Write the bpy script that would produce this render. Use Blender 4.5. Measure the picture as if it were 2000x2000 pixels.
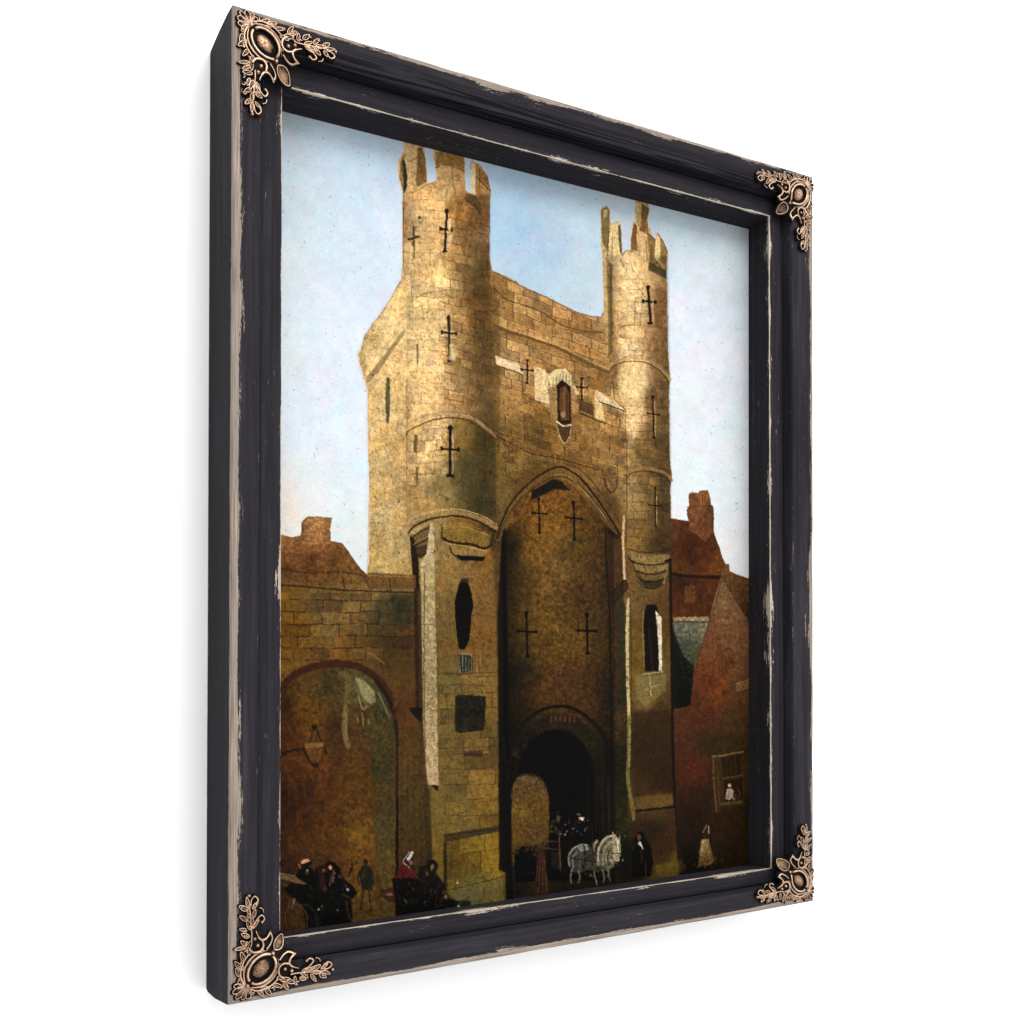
import bpy, math, random
import numpy as np
from mathutils import Matrix, Vector

scene = bpy.context.scene
for o in list(bpy.data.objects): bpy.data.objects.remove(o)
R = random.Random(3)

# ---------------------------------------------------------------- camera
# frame coordinates: x along the picture, y into the wall, z up; origin at the front top left corner of the frame
F, CX, CY = 2156.28, 1094.93, 1212.45            # lens and principal point for a 2000 px wide sheet
YAW, PITCH, ROLL, TX, TZ = .5552, .0095, .0007, -.2991, .5711
PF = None
def _rot():
    c, s = math.cos(YAW), math.sin(YAW)
    Z = np.array([[c, -s, 0], [s, c, 0], [0, 0, 1]])
    cp, sp = math.cos(PITCH), math.sin(PITCH)
    Pm = np.array([[1, 0, 0], [0, cp, sp], [0, -sp, cp]])
    cr, sr = math.cos(ROLL), math.sin(ROLL)
    Rm = np.array([[cr, 0, sr], [0, 1, 0], [-sr, 0, cr]])
    return Z, Rm@Pm
RZ, RPR = _rot()
RT = RPR@RZ
TT = RPR@np.array([TX, 1.0, TZ])
Z0 = 1.95                                        # height of the frame's top edge above the floor
def view(x, y, z):                               # where a point of the frame falls on the 2000 px sheet
    q = [RT[i, 0]*x+RT[i, 1]*y+RT[i, 2]*z+TT[i] for i in range(3)]
    return CX+F*q[0]/q[1], CY-F*q[2]/q[1]
def spot(px, py, d):                             # the point at depth d that falls there
    ray = RT.T@np.array([(px-CX)/F, 1.0, -(py-CY)/F])
    c = -(RT.T@TT)
    t = (d-c[1])/ray[1]
    return c[0]+ray[0]*t, c[2]+ray[2]*t

cam = bpy.data.cameras.new('camera'); camo = bpy.data.objects.new('camera', cam)
scene.collection.objects.link(camo); scene.camera = camo
loc = -(RT.T@TT)
Mx = RT.T@np.array([[1, 0, 0], [0, 0, -1], [0, 1, 0]])
camo.matrix_world = Matrix.Translation(Vector((loc[0], loc[1], loc[2]+Z0)))@Matrix(Mx.tolist()).to_4x4()
cam.sensor_width = 36; cam.lens = F/2000*36
cam.shift_x = (1000-CX)/2000; cam.shift_y = (CY-1000)/2000
cam.clip_start = .01; cam.clip_end = 500

# ---------------------------------------------------------------- studio light
world = bpy.data.worlds.new('World'); scene.world = world; world.use_nodes = True
nt = world.node_tree; nt.nodes.clear()
wo = nt.nodes.new('ShaderNodeOutputWorld'); bg = nt.nodes.new('ShaderNodeBackground')
tc = nt.nodes.new('ShaderNodeTexCoord'); sx = nt.nodes.new('ShaderNodeSeparateXYZ'); mr = nt.nodes.new('ShaderNodeMapRange')
nt.links.new(tc.outputs['Generated'], sx.inputs[0]); nt.links.new(sx.outputs['Z'], mr.inputs['Value'])
mr.inputs['From Min'].default_value = -.8; mr.inputs['From Max'].default_value = .9
mr.inputs['To Min'].default_value = 1.05; mr.inputs['To Max'].default_value = 2.25
mr2 = nt.nodes.new('ShaderNodeMapRange'); nt.links.new(sx.outputs['X'], mr2.inputs['Value'])
mr2.inputs['From Min'].default_value = -.9; mr2.inputs['From Max'].default_value = .7
mr2.inputs['To Min'].default_value = .5; mr2.inputs['To Max'].default_value = 1.3
mu = nt.nodes.new('ShaderNodeMath'); mu.operation = 'MULTIPLY'
nt.links.new(mr.outputs[0], mu.inputs[0]); nt.links.new(mr2.outputs[0], mu.inputs[1]); nt.links.new(mu.outputs[0], bg.inputs['Strength']); nt.links.new(bg.outputs[0], wo.inputs[0])
bg.inputs['Color'].default_value = (1, 1, 1, 1)

def softbox(name, loc, aim, size, power, col=(1, 1, 1)):
    l = bpy.data.lights.new(name, 'AREA'); l.shape = 'RECTANGLE'; l.size, l.size_y = size; l.energy = power; l.color = col
    o = bpy.data.objects.new(name, l); scene.collection.objects.link(o); o.location = loc
    o.rotation_euler = (Vector(aim)-Vector(loc)).to_track_quat('-Z', 'Y').to_euler()
softbox('softbox', (.5, -1.9, 3.3), (.36, 0, 1.5), (1.5, 1.0), 38)

scene.view_settings.view_transform = 'Standard'; scene.view_settings.look = 'None'
scene.view_settings.exposure = 0; scene.view_settings.gamma = 1

# ---------------------------------------------------------------- materials
def mat(name):
    m = bpy.data.materials.new(name); m.use_nodes = True
    t = m.node_tree; b = t.nodes['Principled BSDF']
    return m, t, b
def N(t, kind, **kw):
    n = t.nodes.new('ShaderNode'+kind)
    for k, v in kw.items():
        if k in n.inputs.keys() if isinstance(k, str) else False: n.inputs[k].default_value = v
        else: setattr(n, k, v)
    return n
def math_(t, op, a, b=None, c=None, clamp=False):
    n = t.nodes.new('ShaderNodeMath'); n.operation = op; n.use_clamp = clamp
    for i, v in enumerate((a, b, c)):
        if v is None: continue
        if isinstance(v, (int, float)): n.inputs[i].default_value = v
        else: t.links.new(v, n.inputs[i])
    return n.outputs[0]
def noise(t, vec, scale, detail=3, rough=.55, dist=0):
    n = t.nodes.new('ShaderNodeTexNoise'); n.inputs['Scale'].default_value = scale; n.inputs['Detail'].default_value = detail
    n.inputs['Roughness'].default_value = rough; n.inputs['Distortion'].default_value = dist
    t.links.new(vec, n.inputs['Vector']); return n.outputs['Fac']
def mapping(t, vec, sc):
    n = t.nodes.new('ShaderNodeMapping'); n.inputs['Scale'].default_value = sc; t.links.new(vec, n.inputs['Vector']); return n.outputs[0]
def mixc(t, f, a, b):
    n = t.nodes.new('ShaderNodeMix'); n.data_type = 'RGBA'
    if isinstance(f, (int, float)): n.inputs[0].default_value = f
    else: t.links.new(f, n.inputs[0])
    for i, v in ((6, a), (7, b)):
        if isinstance(v, tuple): n.inputs[i].default_value = (*v, 1)
        else: t.links.new(v, n.inputs[i])
    return n.outputs[2]
def ramp(t, v, lo, hi):
    n = t.nodes.new('ShaderNodeMapRange'); n.inputs['From Min'].default_value = lo; n.inputs['From Max'].default_value = hi
    t.links.new(v, n.inputs['Value']); return n.outputs[0]

def painted_wood(name, grain):
    m, t, b = mat(name)
    uv = N(t, 'UVMap').outputs[0]
    w = N(t, 'Attribute', attribute_name='wear').outputs['Fac']
    s1 = noise(t, mapping(t, uv, (22, 420, 1)), 1, 5, .65, .3)        # torn streaks along the board
    s2 = noise(t, mapping(t, uv, (7, 30, 1)), 1, 3)                   # where it is rubbed more
    s3 = noise(t, mapping(t, uv, (160, 900, 1)), 1, 4, .7, .5)        # chips
    a = math_(t, 'MULTIPLY', w, math_(t, 'MULTIPLY_ADD', s2, 1.9, .06))
    a = math_(t, 'ADD', a, math_(t, 'MULTIPLY_ADD', s1, 1.3, -.65))
    a = math_(t, 'ADD', a, math_(t, 'MULTIPLY_ADD', s3, .9, -.45))
    mask = ramp(t, a, .50, .56)
    # stray scratches and nicks on the flats
    q = noise(t, mapping(t, uv, (60, 700, 1)), 1, 2, .6, .4)
    q2 = noise(t, mapping(t, uv, (9, 60, 1)), 1, 2)
    scr = math_(t, 'MULTIPLY', ramp(t, q, .66, .70), ramp(t, q2, .54, .66))
    mask = math_(t, 'MAXIMUM', mask, math_(t, 'MULTIPLY', scr, .55), clamp=True)
    g = noise(t, mapping(t, uv, (18, 1500, 1)), 1, 4, .6)
    g2 = noise(t, mapping(t, uv, (9, 90, 1)), 1, 3, .6)
    raw = mixc(t, ramp(t, g, .40, .66), (.13, .105, .085), (.36, .29, .235))
    raw = mixc(t, math_(t, 'MULTIPLY', ramp(t, g2, .45, .75), .5), raw, (.20, .18, .17))
    raw = mixc(t, N(t, 'Attribute', attribute_name='cream').outputs['Fac'], raw, (.60, .54, .43))
    brush = noise(t, mapping(t, uv, (6, 240, 1)), 1, 4, .6)
    rubbed = math_(t, 'ADD', noise(t, mapping(t, uv, (5, 60, 1)), 1, 4, .6), N(t, 'Attribute', attribute_name='rub').outputs['Fac'])
    black = mixc(t, ramp(t, brush, .38, .64), (.0165, .0153, .0182), (.0235, .0220, .0258))
    black = mixc(t, math_(t, 'MULTIPLY', ramp(t, rubbed, .56, .78), .5), black, (.046, .044, .052))
    if grain:                                                        # open grain of the top board holds dark wax
        cov = N(t, 'Attribute', attribute_name='grain').outputs['Fac']
        wv = noise(t, mapping(t, uv, (1.1, 60, 1)), 1, 2, .5, .2)
        band = math_(t, 'MULTIPLY_ADD', math_(t, 'SINE', math_(t, 'MULTIPLY', wv, 95)), .5, .5)
        band = math_(t, 'MULTIPLY', ramp(t, band, .35, .8), math_(t, 'MULTIPLY', cov, .8))
        black = mixc(t, band, black, (.0035, .003, .0035))
    t.links.new(mixc(t, mask, black, raw), b.inputs['Base Color'])
    t.links.new(math_(t, 'MULTIPLY_ADD', mask, .25, .55), b.inputs['Roughness'])
    b.inputs['Specular IOR Level'].default_value = .008
    h = math_(t, 'MULTIPLY_ADD', mask, -.9, math_(t, 'MULTIPLY', brush, .5))
    h = math_(t, 'ADD', h, math_(t, 'MULTIPLY', g, .25))
    if grain: h = math_(t, 'SUBTRACT', h, math_(t, 'MULTIPLY', band, grain))
    bp = N(t, 'Bump'); bp.inputs['Strength'].default_value = .7; bp.inputs['Distance'].default_value = .0006
    t.links.new(h, bp.inputs['Height']); t.links.new(bp.outputs[0], b.inputs['Normal'])
    return m

def bronze():
    m, t, b = mat('antiqued_shaded_copper')
    cr = N(t, 'Attribute', attribute_name='crest').outputs['Fac']
    oc = N(t, 'TexCoord').outputs['Object']
    n1 = noise(t, oc, 420, 4, .6); n2 = noise(t, oc, 60, 2)
    a = math_(t, 'ADD', cr, math_(t, 'MULTIPLY_ADD', n1, .5, -.25))
    a = math_(t, 'ADD', a, math_(t, 'MULTIPLY_ADD', n2, .5, -.25))
    f = ramp(t, a, .40, .68); top = ramp(t, a, .70, 1.05)  # patina by relief height; also paints shade into recesses, highlights onto crests
    cop = mixc(t, ramp(t, n2, .35, .65), (.22, .115, .065), (.27, .16, .085))
    cop = mixc(t, top, cop, (.58, .41, .29))
    t.links.new(mixc(t, f, (.006, .005, .0055), cop), b.inputs['Base Color'])
    t.links.new(math_(t, 'MULTIPLY', f, .65), b.inputs['Metallic']); t.links.new(math_(t, 'MULTIPLY_ADD', f, .4, .03), b.inputs['Specular IOR Level'])
    t.links.new(math_(t, 'MULTIPLY_ADD', f, -.12, .42), b.inputs['Roughness'])
    bp = N(t, 'Bump'); bp.inputs['Strength'].default_value = .5; bp.inputs['Distance'].default_value = .0006
    t.links.new(n1, bp.inputs['Height']); t.links.new(bp.outputs[0], b.inputs['Normal'])
    return m

def canvas_paint():
    m, t, b = mat('oil_paint_on_canvas')
    c = N(t, 'Attribute', attribute_name='paint')
    oc = N(t, 'TexCoord').outputs['Object']
    v = noise(t, oc, 900, 3, .6); v2 = noise(t, mapping(t, oc, (300, 300, 900)), 1, 2)
    mul = math_(t, 'MULTIPLY_ADD', v, .22, .89)
    vm = N(t, 'VectorMath', operation='SCALE'); t.links.new(c.outputs['Color'], vm.inputs[0]); t.links.new(mul, vm.inputs['Scale'])
    t.links.new(vm.outputs[0], b.inputs['Base Color'])
    b.inputs['Roughness'].default_value = .7; b.inputs['Specular IOR Level'].default_value = .04
    bp = N(t, 'Bump'); bp.inputs['Strength'].default_value = .25; bp.inputs['Distance'].default_value = .0004
    t.links.new(math_(t, 'ADD', v, v2), bp.inputs['Height']); t.links.new(bp.outputs[0], b.inputs['Normal'])
    return m

def white_wall():
    m, t, b = mat('white_wall_paint')
    oc = N(t, 'TexCoord').outputs['Object']
    n = noise(t, oc, 3, 3)
    t.links.new(mixc(t, n, (.93, .93, .93), (.95, .95, .95)), b.inputs['Base Color'])
    b.inputs['Roughness'].default_value = .9; b.inputs['Specular IOR Level'].default_value = .1
    return m
M_RAIL = painted_wood('distressed_black_paint', 0); M_TOP = painted_wood('distressed_black_paint_open_grain', 1.6)
M_BRONZE = bronze(); M_CANVAS = canvas_paint(); M_WALL = white_wall()

# ---------------------------------------------------------------- mesh helper
class MB:
    def __init__(self): self.v = []; self.f = []; self.a = {}; self.uv = []
    def add(self, p, **at):
        self.v.append(p)
        for k, x in at.items(): self.a.setdefault(k, {})[len(self.v)-1] = x
        return len(self.v)-1
    def build(self, name, material, parent=None, smooth=True, uvs=None):
        me = bpy.data.meshes.new(name); me.from_pydata(self.v, [], self.f); me.materials.append(material)
        for k, d in self.a.items():
            at = me.attributes.new(k, 'FLOAT', 'POINT')
            at.data.foreach_set('value', [d.get(i, 0.) for i in range(len(self.v))])
        if uvs:
            l = me.uv_layers.new(name='UVMap'); idx = np.zeros(len(me.loops), int); me.loops.foreach_get('vertex_index', idx)
            l.data.foreach_set('uv', np.array(uvs)[idx].ravel())
        if smooth: me.polygons.foreach_set('use_smooth', [True]*len(me.polygons))
        me.update()
        o = bpy.data.objects.new(name, me); scene.collection.objects.link(o); o.parent = parent
        return o

PAINT_GAIN = .69
# ---------------------------------------------------------------- the picture on the canvas
def _hash(ix, iy, seed):
    h = (ix.astype(np.int64)*374761393 + iy.astype(np.int64)*668265263 + seed*974634777) & 0xffffffff
    h = ((h ^ (h >> 13))*1274126177) & 0xffffffff
    h = h ^ (h >> 16)
    return (h & 0xffffff)/float(0xffffff)

def vnoise(x, y, seed=0):
    ix, iy = np.floor(x), np.floor(y)
    fx, fy = x-ix, y-iy
    fx = fx*fx*(3-2*fx); fy = fy*fy*(3-2*fy)
    a = _hash(ix, iy, seed); b = _hash(ix+1, iy, seed)
    c = _hash(ix, iy+1, seed); d = _hash(ix+1, iy+1, seed)
    return (a+(b-a)*fx)*(1-fy)+(c+(d-c)*fx)*fy

def fbm(x, y, s, seed=0, oct=3):
    v = 0; amp = 1; tot = 0
    for k in range(oct):
        v = v+amp*vnoise(x/s+7.3*k, y/s+3.1*k, seed+k); tot += amp; amp *= .55; s = s/2.1
    return v/tot*2-1                                            # -1..1

class Painter:
    def __init__(self, X, Y):
        self.X, self.Y = X, Y
        self.JX = X+.8*fbm(X, Y, 9, 11, 2)+.5*fbm(X, Y, 2.6, 12, 1)
        self.JY = Y+.8*fbm(X, Y, 9, 21, 2)+.5*fbm(X, Y, 2.6, 22, 1)
        self.C = np.zeros(X.shape+(3,))
        self.rnd = random.Random(5)
    def box(self, pts, pad):
        xs = [p[0] for p in pts]; ys = [p[1] for p in pts]
        m = (self.X > min(xs)-pad) & (self.X < max(xs)+pad) & (self.Y > min(ys)-pad) & (self.Y < max(ys)+pad)
        r = np.where(m.any(1))[0]; c = np.where(m.any(0))[0]
        if len(r) == 0 or len(c) == 0: return None
        return slice(r[0], r[-1]+1), slice(c[0], c[-1]+1)
    @staticmethod
    def segd(x, y, a, b):
        dx, dy = b[0]-a[0], b[1]-a[1]
        L = dx*dx+dy*dy+1e-9
        t = np.clip(((x-a[0])*dx+(y-a[1])*dy)/L, 0, 1)
        return np.hypot(x-a[0]-t*dx, y-a[1]-t*dy), t
    def cov(self, pts, soft=1.0, jit=True):
        s = self.box(pts, soft+4)
        if s is None: return None, None
        x, y = (self.JX[s], self.JY[s]) if jit else (self.X[s], self.Y[s])
        ins = np.zeros(x.shape, bool); d = np.full(x.shape, 1e9)
        n = len(pts)
        for i in range(n):
            a, b = pts[i], pts[(i+1) % n]
            dd, _ = self.segd(x, y, a, b); d = np.minimum(d, dd)
            if a[1] != b[1]:
                k = ((a[1] > y) != (b[1] > y)) & (x < (b[0]-a[0])*(y-a[1])/(b[1]-a[1])+a[0])
                ins ^= k
        sd = np.where(ins, d, -d)
        return s, np.clip(sd/soft+.5, 0, 1)
    def mix(self, s, m, col):
        m = m[..., None]
        self.C[s] = self.C[s]*(1-m)+np.asarray(col)*m
    def poly(self, pts, col, a=1., soft=1.0, var=.06, vs=7):
        s, m = self.cov(pts, soft)
        if s is None: return
        c = np.array(col)/255.
        n = 1+var*2*fbm(self.X[s], self.Y[s], vs, 31, 3)
        self.mix(s, m*a, c[None, None, :]*n[..., None])
    def field(self, pts, samples, a=1., soft=1.0, var=.05, vs=8, pw=2.6, wob=14, tint=(1, 1, 1)):
        s, m = self.cov(pts, soft)
        if s is None: return
        x = self.X[s]+wob*fbm(self.X[s], self.Y[s], 34, 41, 3)
        y = self.Y[s]+wob*fbm(self.X[s], self.Y[s], 34, 51, 3)
        num = 0; den = 0
        for (px, py, c) in samples:
            w = 1/(((x-px)**2+((y-py)*.8)**2)+90)**(pw/2)
            num = num+w[..., None]*np.array(c)/255.; den = den+w
        col = num/den[..., None]*np.array(tint)
        n = 1+var*2*fbm(self.X[s], self.Y[s], vs, 61, 3)
        self.mix(s, m*a, col*n[..., None])
    def line(self, pts, w, col, a=1., broken=0., w2=None):
        s = self.box(pts, max(w, w2 or 0)+5)
        if s is None: return
        x, y = self.JX[s], self.JY[s]
        m = np.zeros(x.shape); n = len(pts)-1
        for i in range(n):
            d, t = self.segd(x, y, pts[i], pts[i+1])
            ww = w if w2 is None else w+(w2-w)*(i+t)/n
            m = np.maximum(m, np.clip((ww/2-d)/.9+.5, 0, 1)*np.minimum(1, ww/1.0))
        if broken: m = m*np.clip((fbm(self.X[s], self.Y[s], 7, 71, 2)+1-broken)*3, 0, 1)
        self.mix(s, m*a, np.array(col)/255.)
    def curve(self, pts, w, col, a=1., broken=0., w2=None, k=6):
        P = [pts[0]]+list(pts)+[pts[-1]]; out = []
        for i in range(1, len(P)-2):
            for j in range(k):
                t = j/k; p = []
                for q in (0, 1):
                    p0, p1, p2, p3 = P[i-1][q], P[i][q], P[i+1][q], P[i+2][q]
                    p.append(.5*(2*p1+(p2-p0)*t+(2*p0-5*p1+4*p2-p3)*t*t+(3*p1-p0-3*p2+p3)*t**3))
                out.append(tuple(p))
        out.append(pts[-1])
        self.line(out, w, col, a, broken, w2)
    def blob(self, x, y, rx, ry, col, a=1., ang=0, var=.1):
        pts = []
        for i in range(14):
            t = i/14*6.28318; r = 1+self.rnd.uniform(-.15, .15)
            ux, uy = rx*r*math.cos(t), ry*r*math.sin(t)
            pts.append((x+ux*math.cos(ang)-uy*math.sin(ang), y+ux*math.sin(ang)+uy*math.cos(ang)))
        self.poly(pts, col, a, max(.9, min(rx, ry)*.35), var)
    def splotch(self, pts, cols, sc=4.5, thr=.25, a=.8, seed=300):
        s, m = self.cov(pts, 2.)
        if s is None: return
        x, y = self.X[s], self.Y[s]
        for k, c in enumerate(cols):
            n = fbm(x+self.rnd.uniform(-9, 9), y*.8+self.rnd.uniform(-9, 9), sc*self.rnd.uniform(.7, 1.3), seed+k*3, 2)
            self.mix(s, m*a*np.clip((n-thr)*5, 0, 1), np.array(c)/255.)
    def shade(self, pts, a0, a1, prof, vert=False, soft=6):
        s, m = self.cov(pts, soft)
        if s is None: return
        c = self.Y[s] if vert else self.X[s]
        f = np.interp((c-a0)/(a1-a0), np.linspace(0, 1, len(prof)), prof)
        self.C[s] = self.C[s]*(1+m*(f-1))[..., None]
    def masonry(self, pts, h, w, slope, col, a=.5, seed=1, bend=None, lw=.8, light=None):
        s, m = self.cov(pts, 2.)
        if s is None: return
        x, y = self.JX[s], self.JY[s]
        yy = y-slope*x+3.5*fbm(x, y, 40, seed+3, 2)
        if bend is not None: yy = yy+bend[1]*(x-bend[0])**2
        r = np.floor(yy/h)
        off = _hash(r, r*0+seed, seed+9)*w
        ww = w*(.75+.6*_hash(r, r*0+5, seed+19))
        q = (x+off)/ww
        cell = np.floor(q)
        dy = np.abs((yy/h-r)*h); dy = np.minimum(dy, h-dy)
        dx = np.abs(q-cell)*ww; dx = np.minimum(dx, ww-dx)
        d = np.minimum(dy, dx)
        on = np.clip((fbm(x, y, 16, seed+29, 2)+.35)*2.5, 0, 1)
        tone = (_hash(cell, r, seed+39)-.5)*.34
        self.C[s] = self.C[s]*(1+(tone*m*a)[..., None])
        if light is not None:
            l2 = np.clip(1-np.abs(dy-1.6)/1., 0, 1)*on*m*a*.5
            self.mix(s, l2, np.array(light)/255.)
        self.mix(s, np.clip(1.3-d/lw, 0, 1)*on*m*a, np.array(col)/255.)
    def slit(self, x, y, h, w, col=(22, 14, 8), lw=4.2, arm=.42, ends=True, lean=0):
        lw *= 1.25
        t, b = y-h/2, y+h/2
        self.line([(x-lean, t), (x, y), (x+lean, b)], lw*.75, col)
        ya = t+h*arm
        self.line([(x-w/2, ya-1), (x, ya), (x+w/2, ya+1.2)], lw*.7, col)
        self.blob(x-w/2, ya-1, lw*.45, lw*.7, col); self.blob(x+w/2, ya+1, lw*.45, lw*.7, col)
        if ends:
            self.blob(x-lean, t, lw*.7, lw*.8, col); self.blob(x+lean, b, lw*.85, lw*.5, col)
        if col[0] > 20:
            self.line([(x+lw*.75, t+h*.1), (x+lw*.75, ya-2)], 1.5, (206, 172, 120), .55); self.line([(x+lean+lw*.75, ya+4), (x+lean+lw*.75, b-2)], 1.6, (206, 172, 120), .6)

def paint_picture(X, Y):
    P = Painter(X, Y)
    K = (14, 10, 6)
    allp = [(440, 60), (1600, 60), (1600, 1950), (440, 1950)]
    # ---- sky
    P.field(allp, [(560,240,(172,192,204)),(650,290,(184,206,225)),(700,380,(188,209,228)),(560,400,(190,209,216)),
        (560,520,(203,218,224)),(640,600,(210,221,235)),(690,520,(196,214,230)),(700,690,(207,220,236)),(600,800,(210,222,238)),
        (560,700,(208,222,226)),(690,880,(206,222,234)),(620,960,(216,224,228)),(560,1010,(226,221,206)),(690,1050,(208,220,221)),
        (760,300,(178,205,226)),(760,460,(200,214,232)),(960,420,(160,194,222)),(985,520,(170,198,215)),(1010,440,(150,186,217)),
        (1050,500,(158,190,217)),(1080,470,(165,192,214)),(1120,570,(176,200,212)),(1060,560,(168,196,214)),(1150,450,(178,200,216)),
        (1220,440,(184,202,214)),(1350,450,(186,206,219)),(1340,600,(210,218,231)),(1400,530,(202,215,224)),(1400,700,(217,222,235)),
        (1340,760,(216,223,230)),(1400,860,(216,226,234)),(1330,930,(214,224,228)),(1430,960,(220,228,235)),(1440,1080,(222,227,228))],
        var=.016, vs=16, wob=26)
    g = P.C.mean(2, keepdims=True); P.C = (g+(P.C-g)*.84)*np.array([1.01, 1.0, .99])
    P.C += (fbm(X, Y, 2.3, 88, 1)*.014+fbm(X, Y, 60, 89, 3)*.018)[..., None]*np.array([1, 1, .9])
    P.C += (fbm(X, Y, 22, 90, 3)*.022)[..., None]*np.array([1.0, -.3, -.5])+(fbm(X, Y, 35, 93, 3)*.022)[..., None]*np.array([-.6, .6, .1])
    stone = [(740,720,(204,174,118)),(740,800,(200,168,110)),(728,900,(194,162,102)),(750,1000,(194,162,100)),(785,900,(186,152,96)),
        (770,1070,(180,150,90)),(745,1105,(182,154,88)),(790,1060,(165,136,84)),(728,660,(196,162,98)),(760,640,(208,176,118)),
        (796,430,(170,134,88)),(830,420,(204,166,108)),(815,330,(196,160,104)),(860,390,(198,158,100)),(900,420,(164,118,58)),(935,430,(150,108,60)),
        (950,450,(172,130,84)),(820,520,(202,164,106)),(850,550,(210,176,116)),(900,520,(160,122,64)),(940,520,(128,98,50)),
        (800,600,(208,178,116)),(850,610,(204,170,110)),(895,620,(176,136,78)),(940,590,(136,96,42)),(950,650,(122,92,44)),
        (800,700,(206,176,120)),(850,715,(200,164,108)),(895,720,(168,132,76)),(945,720,(138,102,54)),(830,770,(204,168,112)),
        (900,780,(168,130,78)),(820,860,(188,154,100)),(835,900,(186,152,100)),(855,850,(194,158,106)),(900,860,(142,108,48)),
        (945,870,(96,80,36)),(905,920,(92,84,46)),(860,960,(124,106,62)),(815,970,(160,130,78)),(930,970,(92,82,44)),
        (850,1010,(152,122,68)),(900,1030,(122,92,38)),(950,1040,(84,64,26)),
        (880,1100,(134,108,60)),(935,1090,(122,86,38)),(880,1200,(112,88,44)),(935,1250,(118,82,36)),(868,1330,(102,86,44)),
        (960,1300,(112,86,42)),(870,1400,(112,90,42)),(955,1450,(102,80,36)),(890,1500,(106,86,42)),(960,1560,(112,86,34)),
        (900,1600,(112,92,42)),(890,1680,(104,80,26)),(950,1680,(124,98,28)),(930,1745,(106,98,48)),
        (990,600,(168,128,72)),(1060,640,(162,120,66)),(1120,670,(152,110,58)),(1000,700,(172,134,84)),(1050,690,(168,124,68)),
        (1000,780,(158,116,60)),(1080,800,(148,108,54)),(1150,840,(142,106,56)),(1180,720,(156,110,54)),(1000,840,(110,84,38)),
        (1060,850,(104,76,30)),(1120,880,(126,90,42)),(1205,850,(134,100,52)),(975,560,(150,112,62)),(1110,620,(158,116,66)),
        (1215,520,(206,172,116)),(1245,600,(212,178,122)),(1240,700,(210,176,122)),(1292,620,(168,120,68)),(1292,700,(154,114,66)),
        (1235,760,(214,182,124)),(1285,780,(138,102,56)),(1230,835,(206,168,112)),(1285,860,(126,98,54)),(1255,885,(122,94,50)),
        (1235,970,(138,112,68)),(1290,980,(112,86,44)),(1250,1060,(118,90,44)),(1290,1070,(92,68,32)),
        (1250,1160,(108,84,46)),(1300,1200,(86,60,28)),(1240,1280,(104,80,28)),(1260,1350,(108,88,46)),(1295,1400,(74,50,22)),(1260,1450,(60,44,18)),
        (1290,1520,(54,34,14)),(1275,1562,(100,72,30)),(1270,1620,(44,32,16)),(1300,1655,(72,40,14)),(1315,1690,(102,80,26)),
        (560,1150,(120,84,24)),(620,1170,(106,82,42)),(700,1160,(116,90,48)),(650,1210,(102,80,42)),(755,1190,(66,56,30)),
        (560,1230,(120,80,20)),(680,1270,(104,72,28)),(800,1250,(78,50,24)),(800,1380,(86,54,22)),(765,1270,(74,54,22)),
        (1040,960,(92,64,26)),(980,930,(112,86,38)),(1190,1000,(92,66,30))]
    sil = [(440,1040),(549,1045),(570,1049),(588,1045),(588,1020),(602,1008),(648,1012),(645,1033),(646,1057),(669,1061),(689,1090),
        (704,1112),(716,1123),(721,1100),(722,950),(719,860),(719,765),(713,745),(703,715),(698,692),(706,678),(713,655),(727,635),(746,610),(767,580),(784,545),(787,520),
        (786,400),(788,378),(781,355),(777,335),(779,312),(789,296),(788,240),(826,250),(831,310),(834,340),(834,357),(846,356),
        (853,352),(851,325),(846,305),(849,270),(905,270),(908,320),(909,372),(925,380),(929,380),(921,345),(918,325),(921,313),(937,322),(952,342),
        (959,371),(957,385),(956,500),(961,527),(1010,550),(1016,558),(1070,582),(1109,602),(1140,614),(1172,621),(1178,608),(1179,587),
        (1177,535),(1174,470),(1173,414),(1175,405),(1184,403),(1191,409),(1191,427),(1194,437),(1205,432),(1211,433),(1214,458),
        (1215,496),(1221,489),(1232,487),(1232,463),(1236,434),(1241,432),(1240,406),(1241,380),(1262,380),(1269,409),(1265,427),
        (1266,445),(1270,445),(1276,465),(1280,468),(1281,455),(1285,455),(1298,476),(1304,494),(1302,535),(1304,613),(1305,690),
        (1309,740),(1307,768),(1308,880),(1310,912),(1313,935),(1309,948),(1310,1005),(1311,1015),(1345,1018),(1341,997),(1346,987),
        (1345,964),(1353,961),(1363,963),(1368,958),(1382,957),(1388,974),(1388,984),(1394,992),(1394,1038),(1415,1100),(1424,1102),
        (1425,1116),(1459,1129),(1600,1180),(1600,1950),(440,1950)]
    for grow, al in ((4.5, .28), (2, .4)):                          # warm halo the painter left round the stone
        P.line(sil[12:52], grow*2.2, (206,196,186), al)
    stone = [(a, b, (min(255, c[0]*1.03), c[1]*.995, c[2]*.95)) for a, b, c in stone]
    P.field(sil, stone, soft=1.1, var=.07, vs=7, pw=3.4)
    # golden and brown scumbles
    s = (slice(None), slice(None)); _, ms = P.cov(sil, 1.)
    full = np.zeros(X.shape)
    sb = P.box(sil, 5); full[sb] = ms
    P.C *= (1+(full*fbm(X, Y, 22, 101, 3)*.09))[..., None]
    P.C *= 1+(full*fbm(X, Y, 30, 111, 3))[..., None]*np.array([.07, .01, -.12])
    # ---- left tower: parapet
    P.poly([(781,318),(790,300),(793,372),(788,380),(780,350)], (150,118,66))
    P.poly([(786,306),(792,318),(796,342),(794,368),(788,380),(788,350),(785,330)], (52,50,36))
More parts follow.
